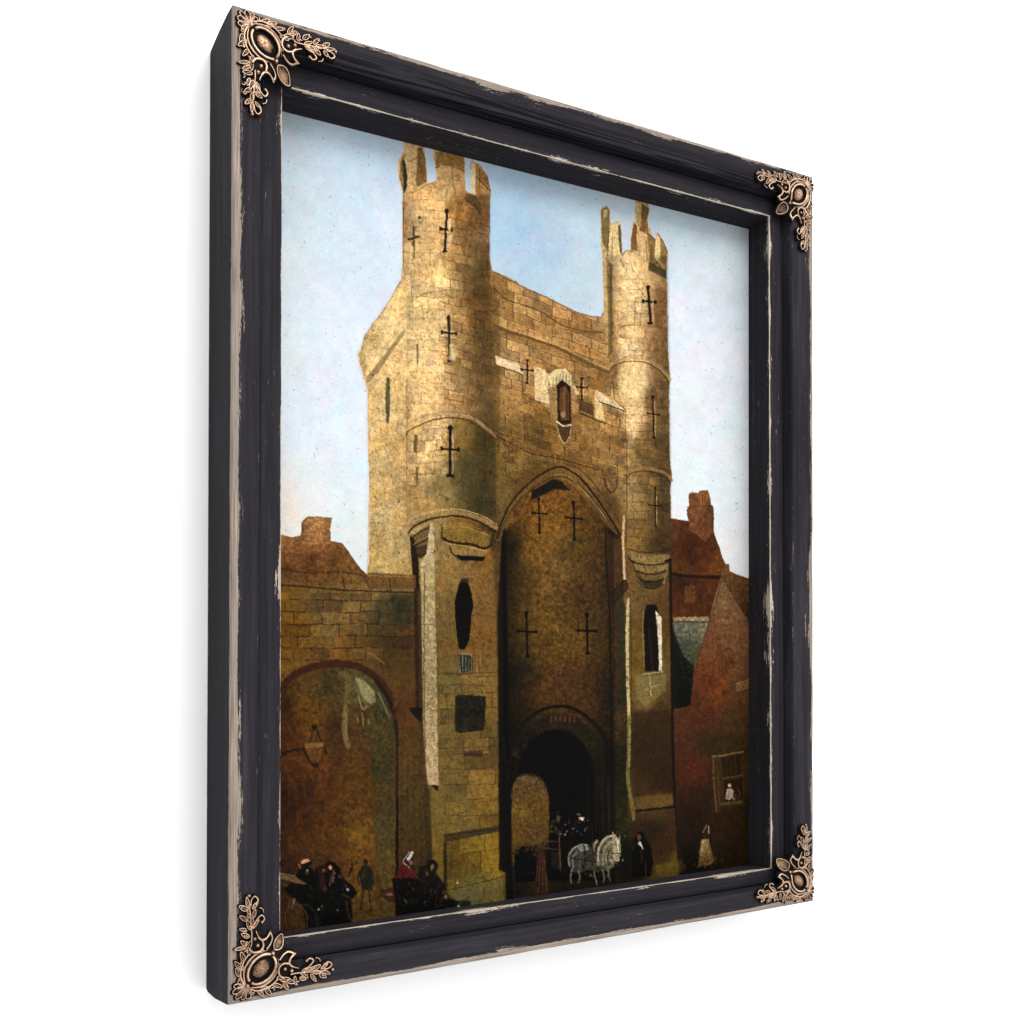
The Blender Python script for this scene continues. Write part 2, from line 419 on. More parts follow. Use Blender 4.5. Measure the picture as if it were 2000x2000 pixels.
    P.line([(796,316),(808,312),(818,304),(822,290)], 1.4, (80,60,30), .8)
    P.poly([(816,290),(824,286),(831,310),(834,355),(816,366),(812,360)], (112,82,34), .8)
    P.poly([(792,292),(814,286),(812,306),(796,315)], (206,170,104), .6)
    P.poly([(850,298),(870,294),(905,304),(908,330),(890,324),(862,320),(852,326)], (140,100,46), .8)
    P.line([(851,327),(866,321),(884,324),(906,334)], 1.5, (64,46,20), .8, .3)
    P.line([(883,322),(884,350),(890,380)], 1.5, (100,66,30), .7, .3)
    P.poly([(922,316),(928,322),(928,380),(921,378),(917,352)], (210,190,146))
    P.poly([(908,378),(930,382),(938,400),(940,420),(912,390)], (98,76,36), .7)
    P.poly([(930,322),(954,346),(957,372),(932,345)], (148,104,52), .7)
    P.line([(930,344),(957,374)], 1.6, (54,38,18), .8); P.line([(908,386),(916,396),(930,402),(938,420)], 1.6, (50,36,16), .9)
    P.line([(936,330),(938,420)], 1.1, (70,48,24), .6)
    P.curve([(792,378),(815,372),(835,360),(850,357)], 1.4, (84,62,30), .6, .3)
    P.line([(787,300),(787,520),(784,545)], 1.6, (150,106,62), .6)
    P.line([(957,375),(955,500),(960,526)], 1.4, (128,92,56), .7)
    P.line([(789,380),(788,470),(789,545)], 1.2, (90,66,34), .7, .2)
    P.shade([(788,380),(957,380),(957,560),(968,850),(970,1010),(796,1010),(792,560)], 790, 966, (.90,1.02,1.06,1.06,1.0,.90,.78,.70,.74))
    # shoulder and side wall
    P.curve([(783,548),(764,582),(745,612),(714,655),(706,690)], 1.5, (120,88,48), .8)
    P.poly([(700,692),(712,684),(716,720),(712,742)], (168,142,80), .8)
    P.poly([(790,642),(792,650),(742,722),(724,744),(716,748),(716,736),(742,704)], (138,114,68), .75)
    P.line([(719,765),(722,950),(718,1120)], 2, (176,128,72), .5)
    P.poly([(755,738),(758,735),(762,740),(762,800),(759,826),(754,826),(752,780)], (92,84,52))
    P.poly([(813,672),(818,672),(818,715),(814,715)], (120,100,62), .8)
    P.poly([(809,848),(815,850),(814,885),(809,884)], (92,80,44), .8); P.poly([(812,910),(818,912),(817,946),(811,946)], (96,84,46), .8)
    P.line([(794,740),(795,1000),(800,1100)], 1.6, (128,98,58), .6, .2)
    P.line([(796,660),(795,830)], 1, (140,108,62), .5, .3)
    tw = [(790,380),(955,400),(958,540),(968,700),(970,810),(796,850),(792,560)]
    P.masonry([(880,420),(955,430),(968,800),(870,790),(860,600)], 17, 30, .25, (70,46,20), .75, 3)
    P.masonry(tw, 21, 38, .04, (104,74,36), .42, 4)
    P.slit(871,452,78,22,(30,22,12),5,.45,lean=-2); P.poly([(876,426),(881,428),(880,452),(876,450)], (210,186,140), .8); P.poly([(878,455),(886,458),(878,480),(874,482)], (206,180,134), .7)
    P.line([(808,444),(809,462),(807,480)], 3.6, (44,40,28), .9); P.blob(820,425,3.2,3,(46,50,34)); P.line([(798,468),(818,462)], 5, (40,34,22), .9); P.line([(809,470),(809,504)], 4.5, (96,84,52), .7)
    P.slit(877,662,84,28,(44,40,28),5,.36,lean=1); P.poly([(878,672),(884,672),(886,690),(896,686),(888,704),(876,704)], (206,180,128), .7)
    P.slit(879,882,92,34,(26,18,10),5.6,.45,lean=0); P.line([(884,852),(885,872)], 2.2, (206,176,126), .8); P.poly([(874,926),(886,926),(889,932),(871,932)], (26,18,10))
    P.curve([(860,850),(868,862),(874,876),(862,880)], 1.3, (110,82,46), .7); P.poly([(862,918),(874,912),(873,924),(864,928)], (196,164,112), .6)
    # rings of the tower
    P.curve([(800,590),(830,574),(872,567),(910,574),(945,600)], 1.5, (110,78,40), .7, .15)
    P.curve([(818,600),(850,580),(880,580),(905,592)], 1, (130,98,54), .5, .2)
    P.curve([(815,642),(840,614),(870,604),(895,614)], 1, (120,88,44), .5, .3)
    P.curve([(792,842),(800,828),(838,814),(878,809),(920,816),(952,838),(968,852)], 6.5, (186,148,96), .55)
    P.curve([(793,850),(800,840),(840,822),(878,816),(915,822),(950,845),(972,860)], 2.6, (82,52,24), .9)
    P.curve([(792,838),(802,824),(838,810),(878,805),(922,812),(955,836)], 1.2, (120,84,44), .7)
    P.masonry([(796,850),(875,826),(880,900),(800,960)], 21, 26, -.05, (92,68,34), .7, 6)
    # lower band and corbels
    P.curve([(797,1028),(806,1016),(850,1004),(895,1001),(935,1012),(968,1030)], 9, (158,124,70), .75)
    P.curve([(797,1022),(808,1010),(850,998),(895,995),(938,1006),(970,1024)], 1.5, (206,170,112), .8)
    P.curve([(797,1042),(812,1026),(850,1012),(897,1008),(938,1020),(972,1042)], 3.4, (44,26,10), .95)
    P.curve([(800,1036),(812,1022),(850,1010),(896,1005)], 1.2, (80,54,24), .8)
    P.poly([(804,1046),(840,1024),(838,1060),(826,1080),(818,1082),(812,1068)], (112,84,46))
    P.poly([(808,1070),(836,1062),(832,1082),(822,1092),(814,1088)], (74,56,32)); P.line([(806,1068),(838,1052)], 3, (54,40,22)); P.line([(812,1088),(834,1080)], 2.5, (48,34,20))
    P.poly([(800,1045),(808,1050),(818,1098),(820,1160),(808,1150),(803,1090)], (40,26,12))
    P.poly([(863,1028),(962,1040),(962,1062),(945,1070),(880,1060),(864,1050)], (128,98,40), .9)
    P.curve([(864,1052),(880,1058),(920,1062),(945,1070),(960,1062)], 3.2, (58,38,14), .95)
    P.poly([(878,1066),(955,1072),(948,1084),(890,1082)], (136,102,54)); P.curve([(878,1064),(882,1080),(910,1090),(948,1090)], 1.8, (60,40,18), .9)
    P.poly([(892,1084),(948,1087),(944,1095),(900,1094)], (24,18,10)); P.line([(862,1024),(864,1050),(880,1062)], 1.5, (60,40,18), .8)
    P.curve([(866,1034),(900,1028),(940,1040),(958,1048)], 2, (176,138,70), .6, .2); P.curve([(868,1060),(905,1066),(950,1076)], 2.2, (176,140,78), .8)
    P.curve([(866,1050),(884,1060),(920,1064),(946,1072),(960,1064)], 2.8, (34,22,8), 1); P.line([(864,1030),(862,1050)], 2, (40,28,12), .9); P.line([(962,1042),(960,1064)], 2.4, (40,28,12), .9)
    P.poly([(880,1072),(952,1077),(946,1086),(892,1084)], (140,106,56), .8); P.curve([(880,1070),(886,1084),(906,1092),(944,1092)], 2, (36,24,10), 1); P.poly([(892,1084),(948,1088),(944,1096),(900,1095)], (18,12,8))
    P.curve([(806,1050),(822,1038),(840,1030)], 2.2, (44,28,12), .9); P.curve([(808,1064),(822,1054),(838,1048)], 2, (168,130,76), .6)
    # pale edge of the buttress
    P.field([(842,1018),(847,1022),(850,1190),(852,1260),(854,1420),(857,1534),(829,1532),(826,1380),(823,1200),(822,1100),(834,1080),(838,1040)],
        [(835,1060,(176,154,112)),(836,1150,(164,142,92)),(838,1220,(156,136,92)),(840,1330,(152,128,84)),(842,1450,(166,138,94)),(843,1525,(172,142,98))], var=.12, vs=4)
    P.line([(829,1120),(828,1320),(831,1530)], 1.6, (52,40,22), .8); P.poly([(843,1533),(857,1534),(856,1545),(848,1541)], (36,26,16))
    P.poly([(808,1150),(822,1150),(826,1380),(830,1530),(840,1545),(846,1700),(836,1700),(822,1540),(812,1300)], (66,46,24), .75, 3)
    # lower tower openings
    P.poly([(895,1145),(899,1136),(914,1137),(921,1160),(925,1185),(921,1200),(917,1250),(908,1268),(896,1268),(890,1220),(888,1175)], (12,9,6), 1, 1.4)
    P.poly([(900,1129),(915,1128),(917,1136),(900,1138)], (60,38,20)); P.line([(898,1136),(912,1130),(925,1131)], 1.6, (40,24,12))
    P.poly([(894,1276),(922,1280),(924,1310),(900,1314)], (44,48,36))
    for i in range(5): P.line([(897+i*6, 1277),(899+i*5.5,1312)], 1.2, (146,136,106), .8)
    P.line([(896,1276),(920,1278)], 1.3, (150,138,108), .8)
    for x in (931,938): P.line([(x,1270),(x+1,1312)], 1.2, (170,140,80), .6)
    P.poly([(889,1360),(893,1356),(948,1360),(949,1378),(945,1426),(898,1432),(889,1428)], (34,32,18), 1, 2, .35, 5)
    P.poly([(906,1468),(945,1463),(942,1478),(908,1477)], (66,42,34), .8)
    for l in ([(856,1338),(905,1337),(950,1340)],[(856,1462),(905,1460),(975,1458)],[(855,1315),(905,1316),(972,1313)]): P.line(l, 1.4, (56,42,18), .7, .25)
    P.masonry([(858,1320),(975,1320),(984,1610),(866,1620)], 30, 52, -.03, (50,36,14), .75, 8)
    P.poly([(866,1630),(985,1610),(986,1622),(870,1645)], (62,50,26), .9, 1.5); P.line([(868,1632),(985,1616)], 2, (44,34,16), .9)
    P.line([(870,1740),(986,1712)], 2, (60,52,24), .8, .2); P.field([(876,1742),(990,1716),(1000,1775),(876,1775)], [(900,1750,(104,96,56)),(970,1735,(112,96,44))], .8)
    P.poly([(866,1640),(872,1650),(874,1745),(866,1745)], (40,30,14), .8)
    P.masonry([(866,1640),(984,1625),(986,1710),(868,1738)], 46, 58, -.14, (56,42,16), .8, 12)
    # ---- middle wall
    mid = [(962,530),(1016,558),(1070,582),(1140,614),(1178,622),(1190,690),(1196,740),(1214,790),(1222,860),(1222,960),(1180,905),(1075,905),(985,925),(972,860),(966,700)]
    P.masonry(mid, 19, 34, .36, (66,42,18), .95, 14, light=(206,166,108))
    P.curve([(962,531),(1016,558),(1070,582),(1110,602),(1140,614),(1174,620)], 2.4, (116,74,40), .8)
    P.curve([(964,560),(990,585),(1050,606),(1110,640),(1178,650)], 2.4, (86,62,30), .8, .15)
    P.curve([(966,636),(1000,650),(1045,664),(1090,680),(1140,706),(1190,728)], 5, (104,74,34), .85)
    P.curve([(966,631),(1000,644),(1045,658),(1090,674),(1140,699),(1192,722)], 2, (196,152,98), .7)
    P.poly([(955,540),(975,590),(978,700),(975,860),(965,850),(962,700),(952,600)], (92,66,28), .5, 5)
    P.curve([(966,840),(985,850),(1020,858)], 1.5, (80,50,22), .8)
    # merlons
    P.poly([(966,694),(1015,713),(1022,730),(970,712)], (206,176,132)); P.line([(968,713),(1020,731),(1022,776)], 1.8, (74,50,26), .8)
    for p in ([(1042,715),(1065,722),(1074,790),(1045,782)],[(1058,722),(1072,730),(1074,795),(1060,790)]): P.poly(p, (214,184,132), .75)
    P.line([(1020,730),(1020,768),(1044,782),(1074,792)], 1.6, (78,52,26), .8)
    P.line([(985,735),(1000,775)], 1.2, (110,80,44), .5)
    P.slit(1030,726,44,22,(38,28,20),3.6); P.slit(1136,760,42,22,(44,26,12),3.6)
    P.poly([(1162,762),(1172,768),(1182,824),(1162,815)], (206,168,108)); P.poly([(1164,760),(1195,782),(1222,802),(1218,806),(1172,784)], (202,172,130))
    P.line([(1170,784),(1190,792),(1222,804)], 2.2, (48,32,16)); P.line([(1130,806),(1160,818),(1182,828)], 2.2, (60,36,18))
    P.poly([(1130,780),(1158,790),(1160,812),(1132,802)], (92,62,34)); P.line([(1192,790),(1198,860)], 1.1, (90,64,34), .6, .2); P.line([(1205,800),(1206,870)], 1.1, (90,64,34), .5, .2)
    # niche with statue
    P.poly([(1072,735),(1082,722),(1104,720),(1116,732),(1122,752),(1132,770),(1124,770),(1110,752),(1098,740),(1086,752),(1074,756)], (196,172,118))
    for i in range(7): P.line([(1082+i*6,728+abs(i-3)*3),(1080+i*6.4,744+abs(i-3)*3)], 1.4, (88,72,42), .8)
    P.poly([(1070,760),(1086,754),(1088,840),(1074,800)], (150,118,70), .7)
    P.poly([(1087,752),(1098,742),(1114,755),(1116,830),(1090,828)], (40,24,12))
    P.poly([(1094,760),(1104,752),(1112,770),(1112,820),(1096,822),(1092,790)], (112,74,36), .8)
    P.line([(1102,758),(1102,815)], 1.6, (160,112,60), .7); P.line([(1108,770),(1109,815)], 1.2, (50,30,14), .8); P.blob(1100,810,5,6,(160,130,92),.8)
    P.poly([(1089,826),(1114,828),(1114,850),(1104,866),(1096,856),(1090,842)], (88,56,28)); P.line([(1088,824),(1100,832),(1116,830)], 2.6, (200,180,150)); P.curve([(1089,838),(1095,856),(1104,866),(1113,850),(1115,836)], 1.3, (196,170,130), .8)
    P.poly([(1114,752),(1122,756),(1128,812),(1118,805)], (170,120,72), .7)
    # string course with carving
    P.curve([(966,845),(985,862),(1010,868),(1040,880),(1100,892),(1150,905),(1170,915)], 5, (118,76,40), .8)
    P.curve([(970,852),(1010,872),(1040,886),(1100,898),(1170,918)], 1.8, (54,30,14), .9)
    for (cx, cy, r) in ((998,870,17),(994,892,14),(1190,925,16)):
        P.blob(cx,cy,r,r*.9,(104,72,36),.55)
        for k in range(8):
            a = k*.9+P.rnd.uniform(-.3, .3); P.curve([(cx+r*.3*math.cos(a),cy+r*.3*math.sin(a)),(cx+r*.8*math.cos(a+.5),cy+r*.8*math.sin(a+.5)),(cx+r*math.cos(a+1.2),cy+r*math.sin(a+1.2))], 1.3, (40,24,12) if k % 2 else (164,112,62), .7)
    P.poly([(1180,930),(1206,925),(1207,948),(1196,962),(1184,952)], (120,84,48)); P.curve([(1180,935),(1184,952),(1194,962),(1204,952),(1207,930)], 1.8, (44,26,14), .9)
    P.line([(1186,940),(1190,952)], 1.5, (200,140,90), .8); P.line([(1196,944),(1200,935)], 1.5, (200,140,90), .7)
    P.masonry([(985,880),(1100,890),(1180,930),(1205,980),(1195,1040),(1120,920),(1060,905),(990,960)], 15, 22, .5, (70,46,20), .5, 21)
    # ---- the great recess
    rec = [(986,1700),(984,1400),(982,1200),(980,1060),(982,1040),(988,1018),(1000,995),(1022,968),(1056,945),(1085,934),(1105,938),(1128,956),(1158,994),(1184,1028),(1205,1050),(1215,1052),
           (1216,1100),(1222,1300),(1226,1450),(1228,1700)]
    P.field(rec, [(1000,1000,(90,62,26)),(1040,1000,(110,74,26)),(1100,990,(98,66,24)),(1130,1010,(88,60,26)),(995,1080,(50,38,14)),(1030,1070,(112,80,30)),(1070,1050,(104,74,28)),
        (1090,1110,(96,74,42)),(1060,1140,(90,66,32)),(1020,1140,(76,58,24)),(1120,1080,(68,54,20)),(1160,1100,(78,54,26)),(1130,1160,(66,46,22)),(1170,1190,(74,52,24)),
        (1010,1220,(80,60,20)),(1070,1230,(84,64,22)),(1120,1260,(86,64,22)),(1165,1260,(74,54,24)),(1020,1320,(36,30,12)),(1060,1350,(78,50,20)),(1120,1330,(72,46,22)),
        (1150,1390,(84,56,24)),(1180,1330,(62,40,20)),(1205,1200,(54,38,26)),(1205,1350,(46,36,20)),(1205,1500,(26,28,14)),(1000,1420,(44,34,16)),(990,1500,(26,20,10)),(1205,1620,(38,38,14))], var=.2, vs=5, wob=24, tint=(1.12, 1.05, .9))
    P.poly([(980,1040),(986,1030),(990,1200),(994,1500),(990,1700),(975,1700),(972,1200)], K, .95, 4)
    P.poly([(950,1030),(978,1040),(985,1400),(975,1400),(968,1200),(965,1100)], (36,24,10), .35, 6)
    for (off, w, c, a) in ((0,12,(112,82,38),.7),(-7,2,(60,38,18),.9),(8,4,(40,26,10),.95)):
        P.curve([(972-off*.3,1052),(984,1018-off),(1002,985-off),(1030,955-off),(1062,932-off*1.1),(1088,922-off*1.2),(1108,926-off*1.2),(1136,944-off),(1166,980-off*.8),(1190,1015-off*.6),(1212,1046-off*.3)], w, c, a)
    P.curve([(1100,905),(1130,915),(1165,950),(1190,985),(1215,1030)], 2, (62,42,20), .8); P.curve([(1085,928),(1110,930),(1150,970),(1185,1015)], 1.6, (178,140,84), .6)
    P.curve([(985,1000),(1002,975),(1030,946),(1062,922),(1088,912),(1104,914)], 1.6, (64,46,22), .7)
    P.poly([(1040,958),(1080,936),(1098,940),(1112,958),(1085,955),(1050,972),(1036,978)], (20,18,12), .9, 3)
    P.poly([(1183,1028),(1213,1048),(1206,1056),(1190,1048)], (40,26,12), .8)
    P.line([(1182,1030),(1184,1100),(1190,1180),(1193,1300),(1196,1700)], 3, (26,16,8), .85)
    P.poly([(1184,1040),(1212,1056),(1214,1120),(1208,1160),(1190,1178)], (78,48,28), .8, 2)
    P.line([(1200,1060),(1202,1150)], 2.5, (104,66,40), .6, .2)
    P.poly([(1190,1160),(1222,1128),(1228,1148),(1198,1180)], (54,38,20), .8); P.line([(1192,1162),(1222,1130),(1228,1148),(1200,1178)], 1.4, (24,16,8), .9); P.line([(1214,1138),(1214,1160)],1.3,(24,16,8),.8)
    P.poly([(1205,1170),(1222,1180),(1226,1330),(1216,1400),(1206,1300)], (44,48,28), .6, 3)
    for (x,y,h,w,l) in ((1053,1008,66,26,3.6),(1121,1018,72,32,4.2),(1029,1240,84,36,4.8),(1147,1238,76,36,4.8)): P.slit(x,y,h,w,(16,9,8),l,lean=.8)
    P.shade([(984,1040),(1100,930),(1200,1040),(1200,1700),(984,1700)], 984, 1200, (.45,.85,1.08,1.1,1.05,.9,.7))
    P.shade([(984,1300),(1200,1300),(1200,1700),(984,1700)], 1300, 1480, (1,.9,.72,.6), True)
    for x in (1016,1020): P.line([(x,1245),(x,1270)],1,(30,20,8),.7)
    # pale edge of the right buttress
    P.curve([(1219,1008),(1217,1060),(1220,1130)], 4.5, (196,160,112), .9); P.curve([(1226,1170),(1225,1260),(1226,1340),(1229,1400)], 6, (198,172,122), .85, .2)
    P.curve([(1229,1400),(1228,1470),(1226,1520),(1234,1570),(1238,1600)], 7, (120,108,52), .85, .15); P.line([(1230,1420),(1229,1500)], 3, (156,144,86), .6, .2); P.blob(1236,1580,5,7,(110,86,44),.8)
    P.line([(1222,1000),(1224,1180)], 1.4, (70,46,24), .7); P.line([(1232,1180),(1234,1400),(1238,1560)], 1.4, (50,36,16), .7)
    # ---- right tower
    P.poly([(1176,470),(1190,440),(1194,640),(1184,630),(1180,590)], (178,148,92), .7); P.poly([(1184,500),(1196,520),(1196,690),(1188,700),(1188,630)], (104,84,46), .75, 3)
    P.poly([(1174,410),(1186,403),(1191,412),(1190,470),(1184,490),(1176,470)], (126,102,58)); P.poly([(1178,410),(1187,408),(1186,422),(1180,426)], (196,172,118), .8)
    P.poly([(1194,440),(1205,434),(1211,436),(1213,498),(1192,500),(1188,462)], (208,176,118)); P.poly([(1207,440),(1212,438),(1215,496),(1210,492)], (96,72,36), .9)
    P.line([(1190,450),(1186,500)], 2, (70,50,26), .8); P.line([(1196,460),(1195,500)], 1.2, (100,76,40), .6)
    P.poly([(1233,462),(1238,436),(1244,440),(1244,490),(1232,488)], (126,86,44)); P.poly([(1242,400),(1254,398),(1252,430),(1243,432)], (190,158,98)); P.poly([(1254,396),(1268,408),(1264,430),(1252,430)], (116,88,48))
    P.poly([(1250,432),(1264,428),(1267,456),(1252,450)], (150,104,56)); P.line([(1246,434),(1252,450),(1268,460),(1280,470)], 1.4, (64,42,18), .9)
    P.poly([(1264,452),(1280,468),(1280,500),(1286,530),(1270,530),(1266,490)], (120,86,42), .7); P.poly([(1281,458),(1289,462),(1290,500),(1284,510),(1278,504)], (216,184,124)); P.poly([(1290,462),(1303,492),(1300,520),(1290,508)], (140,112,56))
    P.poly([(1268,510),(1302,530),(1302,545),(1286,536),(1266,528)], (84,68,34), .8, 2); P.line([(1285,456),(1298,476),(1304,494)], 1.6, (84,48,30), .8)
    P.line([(1282,510),(1298,536)], 2.4, (70,64,34), .7); P.curve([(1215,498),(1224,490),(1240,492)], 1.8, (80,58,28), .8)
    for l in ([(1212,505),(1219,523)],[(1231,512),(1238,532)],[(1262,470),(1264,512)],[(1272,480),(1271,520)]): P.line(l, 1.4, (84,60,28), .7)
    P.shade([(1190,500),(1304,500),(1308,760),(1312,1080),(1226,1080),(1222,850),(1196,760)], 1194, 1310, (.74,.98,1.08,1.06,.98,.86,.72,.72))
    P.curve([(1204,548),(1235,545),(1270,546),(1300,556)], 1.1, (120,88,48), .6, .2)
    rt = [(1196,520),(1302,540),(1306,700),(1190,700)]
    P.masonry([(1205,560),(1302,560),(1304,690),(1205,690)], 24, 34, .03, (104,74,38), .6, 31); P.masonry([(1200,740),(1306,745),(1310,1100),(1226,1100),(1210,800)], 17, 28, .05, (70,48,22), .7, 33)
    P.line([(1240,582),(1240,632),(1210,640)], 1.3, (96,66,34), .8); P.line([(1240,582),(1262,578)], 1.1, (110,78,40), .6)
    P.slit(1268,596,70,24,(28,16,8),5,.4,lean=2.2); P.line([(1274,575),(1277,630)], 1.6, (206,170,120), .6)
    P.slit(1276,815,80,22,(30,18,8),3.2,.42,lean=1); P.slit(1280,990,74,24,(34,20,8),2.8,.46)
    P.curve([(1190,722),(1196,710),(1225,700),(1262,702),(1292,720),(1309,742)], 7, (176,140,88), .6); P.curve([(1190,728),(1198,716),(1226,706),(1262,709),(1292,727),(1308,748)], 2, (74,54,28), .9); P.curve([(1192,716),(1225,696),(1265,698),(1306,730)], 1.2, (112,82,46), .7)
    P.poly([(1206,720),(1262,712),(1258,800),(1244,850),(1228,848),(1222,800),(1208,770)], (210,178,120), .5, 5)
    P.line([(1196,740),(1200,780),(1222,800),(1222,850)], 1.6, (90,62,30), .7, .1)
    P.line([(1224,860),(1224,1000)], 1.6, (76,52,26), .8)
    P.curve([(1226,922),(1240,915),(1270,915),(1300,925),(1312,938)], 6, (142,108,62), .85); P.curve([(1226,930),(1240,922),(1270,921),(1298,932),(1310,944)], 1.8, (56,36,16), .9)
    P.curve([(1262,1078),(1285,1084),(1308,1090)], 1.6, (56,38,18), .8)
    P.curve([(1226,1072),(1250,1078),(1280,1078),(1308,1074)], 2.2, (60,42,20), .8)
    for q, dk in (([(1227,1080),(1308,1084),(1306,1097),(1290,1101),(1262,1102),(1238,1098),(1229,1090)], (132,104,56)),
              ([(1236,1100),(1262,1104),(1290,1103),(1304,1100),(1301,1114),(1286,1119),(1262,1120),(1240,1114)], (124,97,52)),
              ([(1241,1117),(1262,1122),(1286,1121),(1300,1116),(1297,1129),(1284,1134),(1262,1134),(1247,1128)], (108,84,44)),
              ([(1248,1131),(1262,1136),(1284,1136),(1296,1131),(1291,1143),(1280,1149),(1264,1148),(1253,1141)], (60,50,28))):
        P.poly(q, dk, 1, 1, .12, 4)
    for q in ([(1228,1088),(1238,1098),(1262,1103),(1290,1102),(1308,1096)],[(1240,1114),(1262,1121),(1286,1120),(1302,1114)],[(1246,1128),(1262,1135),(1284,1135),(1298,1129)]): P.curve(q, 2.6, (30,20,10), .95)
    P.line([(1236,1100),(1240,1114),(1248,1130)], 1.6, (52,38,20), .8); P.line([(1300,1095),(1312,1092)], 4, (24,16,10), .9); P.line([(1306,1100),(1296,1140)], 2, (160,130,84), .5)
    P.curve([(1246,1134),(1256,1146),(1276,1150),(1294,1142)], 2, (30,22,12), .9); P.line([(1300,1095),(1312,1092)], 4, (24,16,10), .9); P.line([(1306,1104),(1296,1140)], 2, (160,130,84), .5)
    P.poly([(1306,1090),(1314,1090),(1316,1400),(1322,1620),(1345,1680),(1345,1740),(1330,1740),(1322,1660),(1312,1480)], (20,12,8), .85, 2)
    P.poly([(1263,1181),(1282,1181),(1286,1195),(1290,1215),(1291,1310),(1260,1312),(1257,1215),(1260,1192)], (24,14,10)); P.poly([(1280,1192),(1292,1206),(1293,1310),(1287,1310),(1284,1240)], (196,180,150)); P.line([(1268,1230),(1274,1308)], 5, (52,32,22), .7)
    P.line([(1283,1210),(1287,1310)], 1.3, (40,26,18), .8); P.line([(1256,1195),(1255,1230),(1258,1300)], 1.3, (150,130,98), .7); P.line([(1248,1318),(1295,1312)], 2.4, (168,152,110), .7, .2)
    P.poly([(1240,1322),(1302,1316),(1300,1350),(1260,1380),(1244,1360)], (128,112,62), .6, 4); P.line([(1270,1325),(1272,1360)], 2.6, (176,164,110), .6); P.line([(1258,1348),(1290,1336)], 1.4, (180,166,110), .5)
    P.poly([(1236,1390),(1310,1386),(1314,1546),(1240,1556)], (52,32,14), .65, 8); P.field([(1242,1560),(1314,1550),(1314,1572),(1242,1580)], [(1250,1570,(96,72,30)),(1300,1560,(108,80,34))], .8)
    P.line([(1242,1584),(1318,1576)], 4.5, (18,14,8), .95); P.line([(1310,1400),(1316,1578)], 2, (30,18,8), .8)
    P.poly([(1318,1576),(1322,1640),(1340,1680),(1342,1705),(1240,1712),(1240,1590)], (54,36,16), .3, 4); P.poly([(1280,1690),(1330,1680),(1340,1700),(1280,1710)], (112,90,28), .6, 5)
    # ---- right houses
    P.field([(1310,1012),(1345,1018),(1394,1010),(1394,1038),(1415,1100),(1408,1120),(1312,1120)], [(1340,1060,(80,38,16)),(1330,1040,(98,54,28)),(1375,1070,(84,42,18)),(1400,1095,(120,66,26)),(1330,1110,(92,52,18)),(1350,1080,(64,28,12))], var=.12)
    P.field([(1345,964),(1353,961),(1363,963),(1368,958),(1382,957),(1388,974),(1388,984),(1394,992),(1394,1040),(1378,1060),(1362,1045),(1347,1036),(1341,997),(1346,987)],
        [(1360,975,(132,82,46)),(1360,1020,(112,66,36)),(1385,1010,(96,56,32)),(1380,975,(142,90,50))], var=.12)
    for i in range(7): P.line([(1349+i*5.6,966),(1350+i*5.6,983)], 1.1, (72,40,20), .8)
    P.line([(1342,990),(1393,988)], 1.6, (66,38,20), .7); P.line([(1377,1000),(1378,1045)], 1.3, (60,34,18), .6); P.line([(1394,1040),(1415,1100)], 1.4, (84,48,26), .8); P.line([(1390,1045),(1408,1095)], 1.3, (70,38,20), .7)
    P.field([(1312,1120),(1410,1122),(1392,1200),(1380,1240),(1314,1240)], [(1330,1140,(66,34,16)),(1350,1170,(84,44,18)),(1390,1150,(92,44,16)),(1340,1215,(96,46,18))], var=.12)
    P.line([(1312,1121),(1345,1126),(1405,1128)], 6, (34,18,10), .8)
    for i in range(5): P.line([(1339+i*4.2,1144),(1340+i*4,1176)], 1.8, (150,92,38), .75)
    for y in (1152,1162,1170): P.line([(1338,y),(1358,y)], .9, (80,44,20), .8)
    P.poly([(1314,1206),(1384,1204),(1384,1214),(1316,1214)], (128,108,76), 1, 1); P.line([(1316,1215),(1383,1215)], 2.4, (52,44,30), .9)
    for i in range(6): P.line([(1320+i*11,1210),(1325+i*11,1205),(1330+i*11,1211)], 1.5, (180,160,118), .7)
    P.field([(1314,1216),(1384,1216),(1366,1280),(1354,1350),(1348,1380),(1320,1384),(1318,1300)], [(1335,1235,(106,104,86)),(1370,1235,(110,100,76)),(1345,1265,(70,72,56)),(1360,1280,(70,72,42)),(1330,1300,(26,32,20)),(1345,1340,(30,40,24)),(1330,1370,(10,12,8))], var=.2, vs=5)
    P.poly([(1312,1216),(1322,1250),(1336,1284),(1356,1300),(1354,1340),(1348,1376),(1328,1384),(1313,1384)], (12,13,9), .8, 3)
    for k in range(26): P.blob(1338+P.rnd.uniform(-9,16),1262+P.rnd.uniform(0,80),2.2,2.2,(58,66,44),.35)
    P.field([(1408,1128),(1420,1140),(1470,1220),(1600,1300),(1600,1950),(1330,1950),(1345,1700),(1322,1640),(1316,1400),(1316,1386),(1348,1378),(1356,1300),(1368,1270),(1384,1215),(1392,1180)],
        [(1410,1150,(140,98,58)),(1425,1210,(150,96,56)),(1445,1270,(142,86,50)),(1405,1260,(128,74,38)),(1450,1300,(128,78,44)),(1385,1330,(120,52,22)),(1410,1345,(150,66,24)),(1400,1300,(136,68,32)),
         (1455,1350,(112,70,36)),(1340,1410,(102,48,24)),(1370,1400,(98,42,20)),(1430,1400,(92,58,26)),(1335,1500,(96,40,18)),(1350,1500,(104,40,18)),(1385,1450,(64,44,20)),(1430,1450,(72,46,20)),(1365,1560,(58,32,14)),
         (1420,1560,(66,40,16)),(1450,1500,(72,50,20)),(1400,1620,(62,30,12)),(1450,1640,(58,32,10)),(1370,1650,(40,24,10)),(1345,1600,(48,24,10)),(1350,1680,(24,16,8)),(1430,1690,(44,28,8)),(1455,1580,(56,36,12))], var=.09, vs=6, wob=20, tint=(.86,.93,.98))
